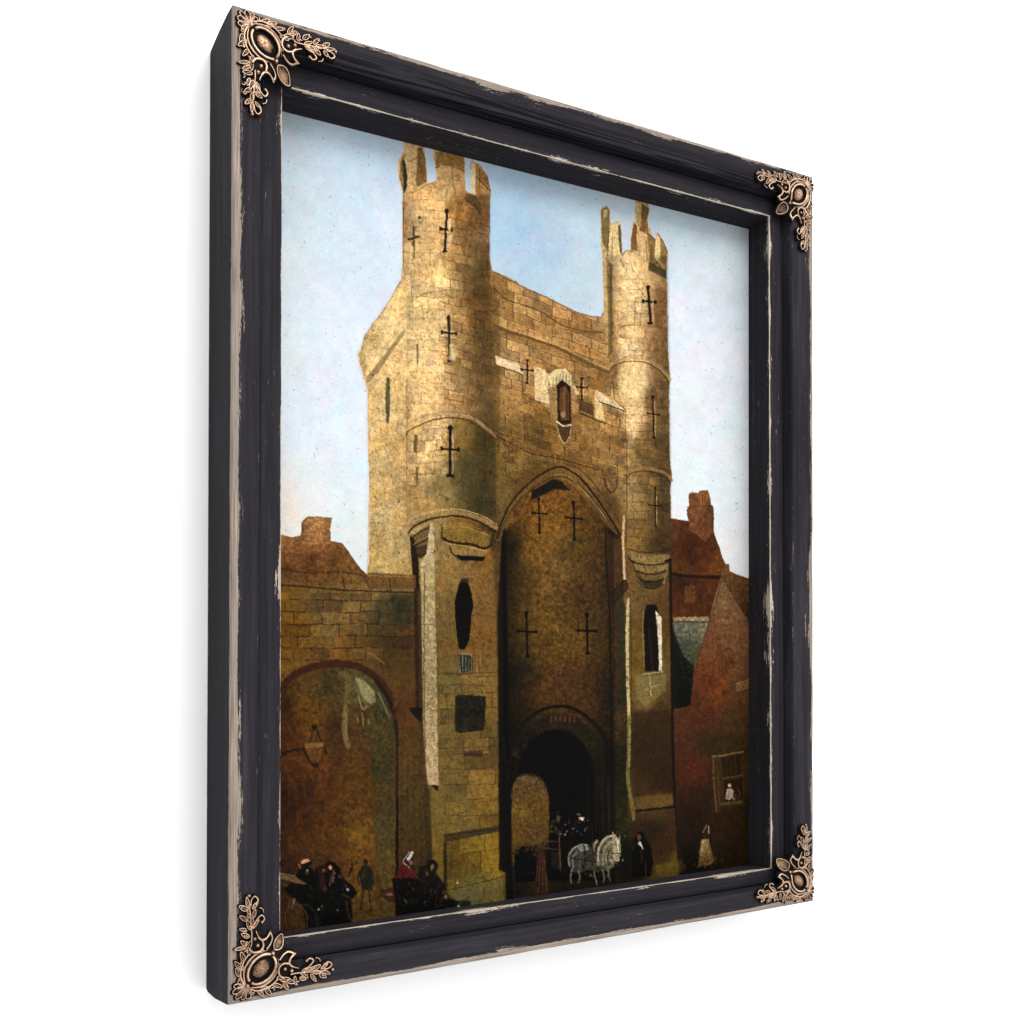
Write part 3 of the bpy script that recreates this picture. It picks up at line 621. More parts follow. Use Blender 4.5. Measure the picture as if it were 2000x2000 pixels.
    P.field([(1409,1126),(1425,1118),(1470,1132),(1600,1180),(1600,1330),(1470,1225),(1440,1180)], [(1425,1130,(112,74,40)),(1440,1160,(92,60,30)),(1460,1200,(76,46,22)),(1455,1145,(104,68,36))], var=.14, vs=5)
    P.line([(1410,1128),(1400,1170),(1386,1215),(1366,1275),(1355,1330)], 1.8, (70,38,20), .7); P.line([(1411,1128),(1440,1178),(1475,1232)], 2, (88,54,28), .7)
    P.poly([(1414,1102),(1424,1102),(1425,1117),(1416,1115)], (120,72,40))
    # arched window, sign, shop window on the gable
    P.curve([(1396,1330),(1394,1300),(1400,1284),(1415,1270),(1428,1268),(1431,1280),(1430,1298)], 1.8, (82,44,22), .8); P.line([(1396,1331),(1432,1300)], 1.6, (82,44,22), .8)
    P.poly([(1402,1292),(1424,1278),(1427,1298),(1404,1318)], (108,60,28), .7)
    for i in range(4): P.line([(1403+i*7,1292-i*4.5),(1405+i*7,1318-i*5.5)], 1.8, (86,46,20), .75)
    P.curve([(1436,1280),(1441,1286),(1438,1296)], 1.2, (160,100,60), .5)
    P.poly([(1437,1336),(1475,1322),(1475,1342),(1438,1352)], (130,92,54), .8); P.line([(1437,1336),(1475,1322)], 1.4, (170,124,78), .6); P.line([(1438,1353),(1475,1342)], 1.8, (70,40,20), .8); P.line([(1450,1332),(1451,1348)], 1.1, (90,56,30), .7)
    P.poly([(1390,1480),(1452,1468),(1454,1572),(1400,1580),(1396,1590),(1392,1530)], (74,50,18), .6, 2)
    P.poly([(1408,1478),(1446,1472),(1448,1516),(1412,1520)], (50,30,12), .9); P.line([(1392,1478),(1420,1474),(1452,1468)], 3.4, (132,104,44), .8, .2); P.line([(1393,1480),(1394,1530),(1400,1585)], 3, (112,84,40), .7, .25); P.line([(1402,1500),(1406,1585)], 2, (96,70,32), .6, .3)
    for i in range(3): P.line([(1418+i*9,1476),(1420+i*9,1516)], 1.4, (84,60,24), .7)
    P.line([(1412,1520),(1450,1514)], 1.8, (126,98,50), .6); P.line([(1410,1570),(1448,1566)], 6, (96,84,38), .7, .1)
    P.poly([(1414,1524),(1450,1520),(1450,1562),(1416,1566)], (34,18,8), .7, 2)
    P.blob(1425,1534,3,3.6,(200,170,140),.9); P.poly([(1420,1541),(1430,1540),(1432,1556),(1424,1563),(1416,1560)], (176,156,130), .85); P.line([(1424,1544),(1422,1558)], 1.4, (90,70,50), .7); P.curve([(1432,1545),(1430,1556),(1435,1562)], 2.4, (180,150,120), .8); P.curve([(1440,1540),(1445,1550),(1442,1560)], 2.2, (104,58,44), .9); P.blob(1436,1556,3,6,(90,56,36),.8)
    # ---- left houses, wall and side arch
    P.field([(440,1040),(549,1045),(570,1049),(588,1045),(590,1062),(646,1057),(669,1061),(689,1090),(704,1112),(718,1125),(740,1140),(440,1150)],
        [(560,1060,(150,100,56)),(570,1085,(124,80,34)),(600,1070,(140,90,50)),(640,1070,(136,86,44)),(600,1100,(92,52,20)),(660,1090,(104,66,28)),(690,1110,(122,80,36)),(560,1115,(86,52,22)),(560,1135,(112,84,42)),(640,1130,(104,72,30)),(700,1135,(110,80,34))], var=.16, vs=5)
    P.field([(588,1046),(588,1020),(602,1008),(648,1012),(645,1033),(646,1062),(590,1064)], [(610,1020,(186,128,72)),(630,1040,(176,118,64)),(592,1030,(120,82,46)),(642,1040,(130,86,46))], var=.16, vs=3)
    P.line([(602,1010),(592,1022),(590,1055)], 1.6, (84,54,28), .8); P.line([(602,1009),(648,1012)], 1.6, (96,62,32), .8); P.line([(646,1014),(644,1030),(645,1060)], 1.5, (84,50,26), .8)
    P.line([(669,1062),(689,1090),(704,1112),(718,1124)], 2, (100,58,28), .8)
    P.line([(440,1105),(560,1112),(600,1120),(670,1116),(715,1126)], 3, (64,34,14), .6, .25)
    P.poly([(718,1118),(812,1124),(812,1150),(720,1150)], (106,72,34), .9, 1.5); P.line([(720,1124),(808,1127)], 2, (156,124,66), .7, .2)
    P.line([(440,1140),(560,1143),(640,1150),(672,1153),(812,1157)], 3, (50,28,12), .85, .1)
    P.line([(668,1125),(674,1152)], 2.2, (60,30,14), .8); P.line([(712,1128),(722,1150)], 2.2, (60,34,14), .8); P.line([(760,1132),(764,1152)], 2.4, (48,28,14), .8, .2)
    P.masonry([(548,1158),(815,1160),(815,1265),(700,1290),(548,1300)], 23, 44, 0, (44,28,12), .95, 41, lw=1.1)
    P.poly([(760,1160),(812,1160),(800,1230),(775,1230)], (44,44,26), .5, 8)
    P.poly([(808,1150),(816,1152),(820,1390),(812,1390)], (44,28,16), .7, 2); P.line([(806,1160),(803,1380)], 1.8, (104,70,36), .5, .2)
    P.curve([(690,1270),(720,1275),(750,1296)], 4, (132,96,58), .55, .2)
    arch = [(440,1360),(548,1342),(575,1320),(610,1306),(660,1300),(700,1306),(735,1330),(755,1355),(766,1390),(772,1430),(774,1700),(775,1950),(440,1950)]
    P.field(arch, [(560,1370,(58,30,12)),(575,1350,(92,60,22)),(610,1345,(92,66,22)),(640,1340,(62,54,26)),(600,1400,(108,66,14)),(620,1395,(116,76,16)),(560,1440,(72,36,12)),(570,1480,(92,46,12)),(620,1480,(100,56,18)),
        (660,1440,(76,46,18)),(655,1420,(60,34,22)),(600,1560,(66,34,14)),(560,1570,(52,28,12)),(640,1540,(88,46,14)),(700,1420,(82,56,24)),(710,1350,(92,84,48)),(745,1370,(66,62,34)),(740,1410,(66,58,32)),(700,1500,(92,56,14)),
        (690,1570,(92,58,18)),(640,1620,(88,50,14)),(580,1640,(78,42,16)),(560,1700,(54,30,16)),(705,1640,(122,84,20)),(700,1680,(104,64,20)),(640,1690,(76,46,18)),(690,1740,(104,68,24)),(700,1780,(92,66,24))], var=.16, vs=6, wob=22)
    P.field([(722,1400),(764,1400),(768,1500),(770,1700),(768,1790),(742,1790),(736,1680),(728,1600),(724,1500)], [(745,1430,(70,62,34)),(740,1500,(50,56,38)),(750,1580,(56,62,42)),(745,1650,(66,68,44)),(755,1730,(74,70,34)),(732,1560,(74,58,28))], .7, 6, .2, 5, tint=(1.1,.98,.8))
    P.curve([(668,1315),(680,1330),(676,1380),(672,1420),(678,1455)], 11, (110,94,52), .55, .3); P.curve([(676,1380),(674,1430),(681,1458)], 9, (132,110,60), .6, .2)
    P.poly([(694,1322),(712,1330),(730,1348),(734,1370),(724,1376),(708,1362),(700,1342)], (156,142,92), .65, 3); P.curve([(700,1360),(708,1385),(716,1380)], 3.5, (140,124,70), .7, .2); P.curve([(738,1352),(748,1372),(760,1400)], 3, (132,126,92), .6, .2)
    for l in ([(707,1392),(710,1416)],[(719,1404),(720,1414)],[(698,1400),(700,1412)]): P.line(l, 2.4, (146,126,66), .7)
    P.curve([(540,1350),(548,1342),(575,1318),(612,1302),(662,1297),(702,1303),(737,1326),(757,1352),(768,1385)], 14, (66,34,18), .95); P.curve([(550,1331),(580,1304),(615,1293),(662,1288),(706,1292),(742,1316),(764,1346)], 1.8, (104,58,30), .8)
    P.curve([(735,1330),(756,1360),(769,1392),(775,1430),(776,1500),(775,1800)], 9, (40,24,12), .9, w2=6); P.curve([(770,1370),(780,1400),(790,1430)], 5, (86,54,26), .6)
    P.poly([(764,1400),(772,1376),(780,1366),(788,1390),(782,1412)], (78,46,20), .7); P.line([(767,1385),(776,1372)], 1.4, (130,90,46), .6)
    P.poly([(800,1382),(826,1382),(822,1410),(812,1402),(802,1390)], (26,18,10), .9, 1.5)
    P.field([(778,1420),(824,1420),(836,1540),(846,1700),(846,1800),(776,1800)], [(790,1480,(84,56,22)),(815,1560,(70,52,22)),(790,1650,(66,42,18)),(830,1600,(60,48,20)),(790,1750,(40,24,12)),(830,1700,(48,32,14))], .75, 4, .16, 5)
    for i in range(9): P.line([(784+i*6,1440+i*8),(785+i*6.4,1690)], 1.3, (104,74,32) if i % 2 else (40,26,12), .3, .4)
    # lantern on its bracket
    P.curve([(540,1476),(562,1467),(594,1462)], 3, (30,16,10), 1); P.curve([(540,1486),(552,1476),(566,1468)], 2.4, (34,18,12), .9); P.line([(546,1480),(556,1470)], 1.4, (48,24,14), .8)
    P.poly([(596,1462),(632,1460),(622,1494),(610,1494)], (112,70,34), .55, 1.5); P.poly([(604,1452),(611,1430),(618,1430),(630,1451)], (98,60,30), .7, 1.5)
    P.blob(614,1421,6,6,(40,22,16)); P.line([(612,1425),(603,1450)], 2, (54,30,18), .9); P.line([(619,1427),(632,1458)], 3.2, (34,22,16), .9); P.line([(632,1458),(639,1472)], 3.4, (34,22,16), .9)
    P.poly([(594,1453),(632,1450),(632,1459),(596,1462)], (126,88,46)); P.line([(608,1440),(606,1450)], 2.6, (40,24,16), .8); P.line([(618,1436),(618,1448)], 2.6, (40,24,16), .8)
    P.line([(592,1463),(610,1494)], 3.6, (34,20,16), .9); P.line([(632,1466),(622,1496)], 1.8, (66,36,20), .8); P.line([(608,1466),(613,1490)], 1.2, (80,44,22), .8); P.line([(620,1464),(616,1490)], 1.2, (80,44,22), .8); P.poly([(608,1490),(624,1490),(622,1499),(612,1500)], (52,24,16))
    P.curve([(602,1500),(594,1525),(596,1560)], 1.6, (120,66,22), .5, .2); P.curve([(628,1498),(620,1540),(612,1560)], 2, (120,66,22), .5, .3)
    for k in range(26):
        x = P.rnd.uniform(550,730); y = P.rnd.uniform(1450,1700); P.line([(x,y),(x+P.rnd.uniform(-4,4),y+P.rnd.uniform(20,60))], P.rnd.uniform(2,5), P.rnd.choice([(124,70,20),(52,26,12),(110,50,16),(70,36,16)]), .25, .5)
    # ---- gateway
    P.curve([(985,1700),(990,1560),(1000,1470),(1018,1420),(1048,1392),(1085,1380),(1120,1384),(1158,1410),(1180,1440),(1192,1490),(1196,1560),(1198,1720)], 7, (22,15,8), .95)
    P.field([(996,1700),(998,1540),(1008,1468),(1024,1430),(1052,1404),(1085,1394),(1120,1398),(1150,1420),(1172,1450),(1184,1500),(1188,1560),(1190,1720)],
        [(1020,1450,(36,30,18)),(1000,1500,(34,24,14)),(1060,1402,(56,48,28)),(1090,1400,(78,56,32)),(1125,1410,(60,50,24)),(1160,1450,(56,54,22)),(1170,1500,(40,36,16)),(1180,1600,(30,26,12)),(1180,1660,(28,22,12))], var=.25, vs=4, tint=(.66,.58,.55))
    for i in range(7): P.line([(1072+i*9,1394+abs(i-2)*1.2),(1070+i*9.4,1410+abs(i-2)*1.6)], 1.7, (26,16,10), .9)
    for i in range(6): P.poly([(1074+i*9,1396+abs(i-2)),(1080+i*9,1397+abs(i-2)),(1079+i*9,1409+abs(i-2)),(1073+i*9,1408+abs(i-2))], (104,62,40), .55)
    for k in range(12): P.blob(1010+P.rnd.uniform(-8,16),1440+P.rnd.uniform(0,30)+P.rnd.uniform(0,20),4,4,(48,40,24),.5)
    P.poly([(1004,1720),(1006,1540),(1016,1480),(1034,1448),(1064,1428),(1090,1424),(1116,1430),(1140,1452),(1158,1486),(1166,1540),(1170,1720)], (9,7,6), 1, 3, .3)
    P.curve([(1118,1432),(1142,1462),(1160,1510),(1168,1600)], 2, (30,28,26), .5, .2)
    for x, c in ((1148,(24,22,12)),(1162,(30,26,14)),(1176,(38,34,16)),(1188,(54,44,16)),(1200,(26,26,12))): P.line([(x,1520),(x+2,1625)], 3, c, .7, .2)
    # small lit door
    P.field([(998,1780),(998,1640),(1000,1560),(1003,1535),(1012,1518),(1028,1513),(1048,1518),(1062,1530),(1070,1550),(1072,1600),(1072,1660),(1040,1700),(1012,1780)],
        [(1028,1525,(104,80,48)),(1015,1545,(84,60,28)),(1045,1545,(86,60,26)),(1020,1580,(112,84,28)),(1050,1580,(100,70,24)),(1020,1630,(104,72,24)),(1055,1630,(88,62,26)),(1030,1670,(72,46,20)),(1010,1730,(70,66,36))], var=.16, vs=4)
    P.curve([(998,1560),(1004,1532),(1014,1516),(1030,1512),(1050,1517),(1064,1532),(1071,1556),(1072,1600)], 1.8, (134,106,66), .5, .3); P.curve([(1030,1540),(1036,1560),(1030,1600)], 1.2, (60,40,16), .6, .2); P.line([(1034,1550),(1040,1540)], 1.1, (60,40,16), .6)
    P.poly([(980,1480),(992,1480),(998,1600),(1002,1760),(988,1760),(986,1640)], (14,10,6), .9, 3); P.line([(984,1440),(986,1480),(992,1520)], 4, (38,28,18), .5, .3)
    # ---- street level darkness and ground
    P.poly([(990,1700),(1080,1640),(1180,1640),(1240,1640),(1260,1720),(1120,1760),(990,1790)], (12,9,6), .7, 22)
    P.poly([(1335,1690),(1350,1660),(1370,1690),(1420,1700),(1440,1760),(1330,1760)], (16,12,7), .7, 24)
    P.poly([(780,1780),(784,1740),(800,1700),(870,1740),(890,1766),(930,1780),(900,1800)], (14,10,7), .7, 12)
    # left cart and passengers
    P.poly([(545,1704),(565,1712),(590,1714),(606,1726),(596,1732),(570,1722),(546,1716)], (112,88,52), .85); P.line([(548,1706),(580,1712),(604,1722)], 1.8, (160,134,92), .7, .2); P.line([(548,1724),(562,1730),(560,1740)], 2, (130,104,60), .6)
    P.poly([(552,1738),(570,1724),(596,1728),(610,1712),(618,1694),(632,1690),(648,1692),(664,1706),(676,1720),(690,1732),(698,1744),(686,1760),(690,1790),(688,1830),(600,1840),(596,1800),(590,1768),(570,1752)], (11,10,8), 1, 2.2, .3)
    P.poly([(576,1712),(586,1696),(600,1690),(612,1698),(616,1724),(600,1726)], (10,9,9)); P.poly([(586,1686),(592,1680),(602,1677),(610,1683),(608,1690),(590,1692)], (20,14,12)); P.poly([(587,1684),(592,1679),(601,1677),(605,1681),(598,1685),(588,1688)], (206,138,92)); P.line([(584,1689),(587,1696)], 2, (170,110,66), .8)
    P.blob(601,1699,2.6,2.2,(220,226,226)); P.blob(624,1702,6,10,(58,20,20),.8); P.blob(634,1696,7,8,(76,26,26),.8); P.blob(629,1722,7,14,(54,22,30),.8); P.blob(634,1736,5,7,(92,48,60),.7)
    P.poly([(634,1690),(642,1682),(654,1684),(664,1696),(668,1708),(658,1704),(648,1694)], (10,8,7)); P.blob(646,1694,3.4,4.4,(196,136,96)); P.line([(652,1700),(648,1714),(644,1728)], 4, (110,72,58), .7); P.line([(654,1704),(650,1722)], 1.6, (168,128,104), .7)
    P.line([(688,1686),(686,1700),(680,1712)], 3.6, (12,10,8)); P.line([(674,1704),(684,1712)], 2.4, (90,60,54), .7); P.blob(679,1737,2.2,3,(190,196,196),.8); P.blob(676,1730,3,3,(120,70,70),.7); P.blob(670,1716,4,5,(40,24,28),.8)
    P.line([(575,1756),(570,1776)], 4, (120,112,72), .9, w2=1.5); P.curve([(582,1770),(600,1768),(616,1784),(622,1808)], 2, (76,66,40), .7); P.curve([(574,1812),(580,1780),(594,1772)], 1.6, (60,52,30), .7)
    for k in range(14): P.line([(582+k*3.2,1786+(k%3)*4),(584+k*3.4,1812)], 1.2, (70,66,42) if k%3 else (20,18,14), .55)
    for (x,y) in ((622,1776),(659,1778),(628,1770)): P.blob(x,y,1.8,2,(200,180,160),.85)
    P.poly([(556,1745),(562,1745),(562,1830),(552,1830)], (60,34,18), .6, 2)
    P.splotch([(552,1738),(570,1724),(596,1728),(610,1712),(618,1694),(648,1692),(676,1720),(698,1744),(688,1830),(600,1840),(590,1768)], [(44,38,24),(52,26,24),(34,40,32),(24,18,12)], 8, .45, .6)
    for l in ([(560,1752),(566,1760),(563,1776)],[(668,1746),(690,1762),(688,1800)],[(676,1760),(682,1790),(690,1800)]): P.curve(l, 3, (98,70,30), .6, .2)
    # walking man and distant riders
    P.blob(714,1683,4.4,5.4,(34,24,14),.95); P.poly([(707,1692),(714,1688),(722,1691),(727,1702),(728,1722),(724,1738),(708,1738),(704,1722),(702,1704)], (34,32,18), .95, 1.4, .2)
    P.line([(703,1700),(698,1716),(702,1728)], 3.4, (30,26,14), .9); P.line([(727,1700),(731,1716),(728,1728)], 3, (40,32,16), .9); P.line([(710,1736),(707,1758),(704,1778)], 4.6, (44,34,18), .9, w2=3); P.line([(720,1736),(723,1758),(724,1780)], 4.4, (52,40,20), .9, w2=3)
    P.line([(712,1698),(708,1716)], 1.8, (110,84,40), .5); P.poly([(733,1708),(740,1706),(745,1718),(744,1738),(734,1736)], (64,50,24), .8, 1.6); P.blob(738,1702,3,3.6,(70,48,28),.8); P.line([(737,1736),(737,1768)], 3, (74,54,26), .8); P.line([(742,1736),(744,1766)], 2.6, (66,48,24), .8)
    P.line([(692,1784),(730,1778),(742,1776)], 2, (48,30,14), .7, .2)
    P.blob(757,1691,2,2,(172,90,44),.7)
    P.poly([(742,1738),(770,1732),(772,1764),(756,1760),(744,1750)], (66,34,20), .9, 1.5); P.blob(760,1747,8,3,(150,92,72),.8); P.line([(746,1738),(768,1732)], 1.4, (110,64,44), .7)
    # riders in the middle
    P.poly([(774,1560),(778,1560),(778,1790),(772,1790)], (14,10,6), .8, 2)
    P.poly([(765,1716),(776,1712),(812,1716),(826,1722),(840,1726),(868,1724),(870,1768),(880,1776),(800,1790),(772,1792),(771,1750)], (12,10,8), 1, 2.5, .4)
    P.poly([(772,1716),(782,1690),(798,1690),(812,1706),(814,1716),(796,1714)], (88,20,18)); P.poly([(786,1680),(790,1668),(804,1662),(812,1700),(800,1696)], (52,22,18), .8)
    P.curve([(800,1664),(792,1674),(788,1684),(800,1694)], 1.8, (170,160,140), .8); P.line([(805,1665),(797,1679)], 5, (220,214,200)); P.line([(805,1665),(796,1681)], 1.2, (60,50,40), .9); P.blob(803,1685,4,4,(140,96,80),.8); P.blob(797,1691,3,2,(60,70,80),.7)
    P.curve([(796,1694),(808,1706),(822,1722),(830,1738)], 2, (92,60,40), .8)
    P.poly([(818,1694),(832,1688),(838,1680),(850,1680),(856,1690),(852,1706),(868,1728),(866,1746),(820,1740)], (20,14,10), .95, 2); P.blob(843,1694,2.2,5,(150,120,70),.7); P.line([(846,1688),(842,1700)], 1.4, (170,140,90), .6); P.blob(833,1700,7,4,(66,40,22),.7)
    for k in range(34):
        x = 778+P.rnd.uniform(0,96); y = 1724+P.rnd.uniform(0,44)
        P.line([(x,y),(x+P.rnd.uniform(-4,5),y+P.rnd.uniform(2,9))], P.rnd.uniform(.9,1.9), P.rnd.choice([(120,110,96),(94,70,54),(66,52,36),(56,58,52),(130,60,50)]), .6)
    P.splotch([(765,1716),(812,1700),(850,1684),(868,1724),(870,1768),(800,1790),(772,1792)], [(54,42,28),(70,30,26),(30,26,20),(84,60,42)], 6.5, .5, .6, 340)
    P.curve([(899,1712),(906,1724),(902,1740),(894,1752)], 1.6, (120,76,52), .8); P.blob(893,1724,2,3,(200,168,120),.9); P.blob(888,1736,4,4,(104,60,54),.8); P.line([(901,1760),(896,1770)], 3.2, (210,206,190)); P.blob(870,1752,3,4,(160,140,120),.6); P.curve([(906,1700),(904,1712)], 1.2, (110,76,40), .6)
    P.blob(880,1764,14,9,(12,10,8),.9); P.blob(905,1764,16,6,(22,22,14),.8)
    # gateway traffic: black figure, robed woman, cart, grey horses, men
    P.poly([(1005,1672),(1012,1660),(1022,1652),(1032,1656),(1046,1666),(1052,1700),(1050,1720),(1006,1724)], (7,6,6), 1, 2)
    for k in range(10): P.blob(1016+P.rnd.uniform(0,34),1650+P.rnd.uniform(0,16),3,3,(36,22,14),.7)
    P.poly([(1050,1668),(1060,1662),(1066,1672),(1066,1700),(1072,1726),(1072,1744),(1044,1748),(1046,1712)], (66,38,24), .95, 1.5)
    for i in range(6): P.line([(1054+i*2,1680),(1048+i*4,1742)], 1.2, (112,74,46) if i % 2 else (36,20,14), .7)
    P.line([(1058,1642),(1090,1644)], 2.2, (92,70,40), .7, .2); P.line([(1060,1656),(1094,1660)], 2.2, (104,82,50), .6, .2); P.poly([(1076,1664),(1094,1664),(1096,1696),(1078,1694)], (40,38,22), .7)
    P.line([(1092,1622),(1093,1660),(1095,1700)], 1.8, (150,84,74), .8); P.line([(1093,1650),(1095,1700)], 1.6, (96,70,40), .8)
    for k in range(20): P.blob(1080+P.rnd.uniform(-8,16),1606+P.rnd.uniform(-3,26),2.6,2.4,P.rnd.choice([(30,62,40),(20,44,30),(70,66,40)]),.7)
    P.blob(1090,1598,4,6,(110,86,40),.8); P.blob(1089,1587,3,4,(40,28,30),.8)
    for k in range(40):
        x = 1094+P.rnd.uniform(0,54); y = 1596+P.rnd.uniform(0,38)
        P.blob(x,y,P.rnd.uniform(.8,2.2),P.rnd.uniform(.8,2.2),P.rnd.choice([(120,60,72),(170,160,150),(60,40,50),(90,80,60),(30,24,28),(200,150,130)]),.6)
    P.blob(1135,1599,5,3,(206,160,128),.95); P.blob(1130,1591,4,3,(110,84,50),.8); P.blob(1137,1601,2,1.6,(240,230,220)); P.line([(1156,1616),(1158,1650)], 1.6, (54,46,40), .7)
    P.poly([(1112,1690),(1114,1668),(1122,1654),(1136,1648),(1150,1650),(1156,1662),(1154,1690),(1140,1700),(1120,1704)], (70,72,58), 1, 1.8, .3)
    P.curve([(1112,1692),(1114,1668),(1124,1654),(1142,1649)], 1.8, (150,152,134), .8); P.curve([(1122,1664),(1136,1660),(1148,1656)], 4, (160,156,128), .6, .2); P.line([(1128,1668),(1130,1698)], 4, (132,132,112), .6, .2); P.line([(1142,1664),(1144,1684)], 4, (34,34,28), .7); P.line([(1150,1660),(1148,1690)], 2.2, (120,120,100), .6)
    P.poly([(1156,1680),(1158,1652),(1164,1640),(1172,1644),(1170,1680),(1178,1690)], (66,38,28), .95); P.curve([(1158,1660),(1160,1648),(1166,1640)], 1.6, (190,170,130), .8)
    P.poly([(1158,1692),(1170,1668),(1174,1644),(1186,1632),(1200,1631),(1208,1638),(1204,1656),(1198,1672),(1200,1694),(1182,1698),(1172,1692)], (118,108,76), 1, 1.8, .3)
    P.curve([(1172,1668),(1176,1646),(1188,1634),(1202,1632)], 2.4, (206,196,150), .8); P.curve([(1176,1660),(1178,1680),(1190,1688)], 2.6, (186,172,126), .7); P.poly([(1186,1650),(1196,1646),(1200,1662),(1196,1680),(1188,1676)], (80,72,52), .6)
    P.line([(1204,1638),(1207,1650)], 2.6, (190,180,150), .8); P.curve([(1198,1654),(1206,1662),(1202,1676)], 4, (196,170,120), .7, .2); P.line([(1211,1634),(1210,1644)], 2, (170,160,120), .8); P.blob(1206,1672,4,4,(150,116,80),.8); P.line([(1198,1684),(1205,1688)], 2, (160,150,130), .6)
    for k in range(46):
        x = 1152+P.rnd.uniform(0,38); y = 1676+P.rnd.uniform(0,42)*(1-(x-1152)/90)
        P.line([(x,y),(x+P.rnd.uniform(-3,3),y+P.rnd.uniform(1,6))], P.rnd.uniform(1,2.6), P.rnd.choice([(176,142,92),(120,88,52),(86,92,60),(196,160,120),(40,30,20),(60,50,34)]), .7)
    P.line([(1160,1702),(1166,1728)], 2.2, (150,150,120), .8); P.line([(1120,1700),(1150,1708)], 2.4, (74,78,52), .5, .4); P.line([(1186,1696),(1190,1706),(1184,1712)], 1.8, (104,98,66), .8)
    P.splotch([(1112,1700),(1112,1664),(1136,1646),(1212,1630),(1214,1680),(1190,1700)], [(30,28,20),(150,142,112)], 6, .5, .4, 370)
    P.splotch([(1000,1690),(1080,1640),(1230,1690),(1230,1730),(1010,1760)], [(40,34,18),(64,50,26),(14,12,8)], 7, .5, .5, 390)
    P.poly([(1234,1690),(1234,1652),(1240,1636),(1248,1624),(1256,1624),(1262,1640),(1272,1656),(1276,1686),(1270,1712),(1236,1714)], (10,9,8), 1, 1.6)
    P.blob(1248,1636,4,6,(124,60,36),.95); P.line([(1250,1646),(1256,1658)], 4, (206,196,176), .9, w2=1.5); P.line([(1247,1648),(1252,1652)], 2.4, (190,180,160), .8); P.line([(1252,1662),(1254,1684)], 3, (66,42,26), .7); P.line([(1260,1684),(1262,1712)], 1.6, (84,74,54), .7); P.curve([(1234,1660),(1240,1650)], 1.3, (90,84,66), .7)
    P.blob(1221,1634,2,3,(80,84,84),.7); P.blob(1216,1680,2,2,(140,140,130),.7)
    # near horse: haunch, belly and legs; far part: arched neck and lowered head
    P.poly([(1112,1694),(1110,1674),(1117,1659),(1131,1650),(1147,1649),(1160,1658),(1172,1668),(1190,1676),(1194,1690),(1180,1700),(1150,1700),(1128,1704)], (58,58,48), 1, 1.6, .25)
    P.curve([(1112,1690),(1111,1674),(1118,1660),(1131,1651),(1146,1650)], 3.2, (150,150,132), .7); P.curve([(1120,1694),(1119,1676),(1126,1664)], 4, (124,124,106), .7); P.curve([(1132,1696),(1133,1678),(1138,1662)], 3, (96,96,82), .6)
    P.poly([(1128,1654),(1146,1651),(1150,1660),(1134,1664)], (176,172,148), .6, 1.5)
    for q in ([(1117,1698),(1114,1712),(1116,1724)],[(1130,1702),(1133,1714),(1130,1724)],[(1176,1698),(1180,1712),(1178,1724)],[(1190,1692),(1188,1708),(1192,1720)]): P.curve(q, 4.2, (110,106,86), .85, w2=2.6)
    P.curve([(1140,1651),(1143,1672),(1139,1698)], 2.6, (16,14,12), .95); P.line([(1116,1676),(1164,1684)], 2.2, (18,15,12), .9); P.curve([(1158,1690),(1156,1668),(1164,1648)], 5, (72,36,26), .9); P.curve([(1160,1664),(1162,1650),(1168,1642)], 1.6, (206,186,140), .8)
    P.poly([(1164,1690),(1166,1666),(1172,1648),(1184,1635),(1198,1631),(1206,1636),(1204,1646),(1196,1656),(1192,1674),(1190,1694),(1176,1698)], (104,96,70), 1, 1.5, .3)
    P.curve([(1168,1680),(1169,1660),(1176,1645),(1187,1635),(1200,1632)], 4.0, (190,182,146), .7); P.curve([(1178,1690),(1177,1670),(1183,1654),(1192,1645)], 3, (150,142,108), .75); P.curve([(1188,1690),(1187,1672),(1192,1658)], 2.6, (44,40,28), .8)
    P.poly([(1196,1634),(1207,1636),(1213,1650),(1212,1668),(1208,1682),(1201,1683),(1197,1672),(1198,1652)], (156,144,108), .95, 1.2); P.line([(1207,1642),(1208,1664)], 2.4, (226,216,178), .85); P.blob(1203,1650,1.6,1.8,(14,10,8)); P.line([(1197,1666),(1213,1668)], 1.8, (54,28,18), .9); P.line([(1198,1636),(1197,1626)], 2.4, (170,160,120), .9); P.blob(1206,1680,3.4,3,(176,140,110),.8)
    for (x, y) in ((1010,1664),(1030,1658),(1044,1668)): P.blob(x, y, 4, 5, (30,20,14)); P.blob(x+1, y+1, 1.8, 2.2, (120,78,52), .7)
    for (x, y, c) in ((600,1704,(128,70,50)),(632,1700,(150,92,64)),(664,1712,(120,70,54)),(834,1706,(130,84,56)),(846,1692,(150,104,70)),(868,1742,(110,70,50))): P.blob(x, y, 3.2, 4.2, c, .6); P.curve([(x-4,y-3),(x,y-6.5),(x+4,y-3)], 2.4, (14,10,8), .9)
    P.curve([(560,1812),(556,1790),(566,1770),(584,1768),(598,1784),(600,1810)], 2.2, (92,74,40), .8)
    for k in range(6): P.line([(578,1796),(578+20*math.cos(k*.6+3.3),1796+26*math.sin(k*.6+3.3))], 1.2, (84,66,36), .6)
    # lone woman in front of the brick house
    P.poly([(1372,1634),(1378,1620),(1384,1616),(1386,1630),(1384,1640),(1374,1642)], (58,30,26)); P.line([(1373,1626),(1380,1612)], 1.6, (170,130,98), .8); P.line([(1384,1614),(1385,1628)], 1.6, (200,170,140), .8); P.line([(1372,1640),(1384,1639)], 2, (140,120,80), .8)
    P.field([(1370,1640),(1384,1640),(1390,1662),(1396,1680),(1388,1690),(1364,1692),(1366,1664)], [(1376,1650,(160,130,76)),(1386,1670,(110,84,36)),(1370,1680,(104,72,40)),(1390,1684,(92,66,34))], .9, 2.5, .25, 3)
    P.line([(1372,1644),(1370,1668)], 2, (196,160,104), .7, .2); P.line([(1380,1646),(1384,1664)], 2.2, (190,164,106), .6, .2)
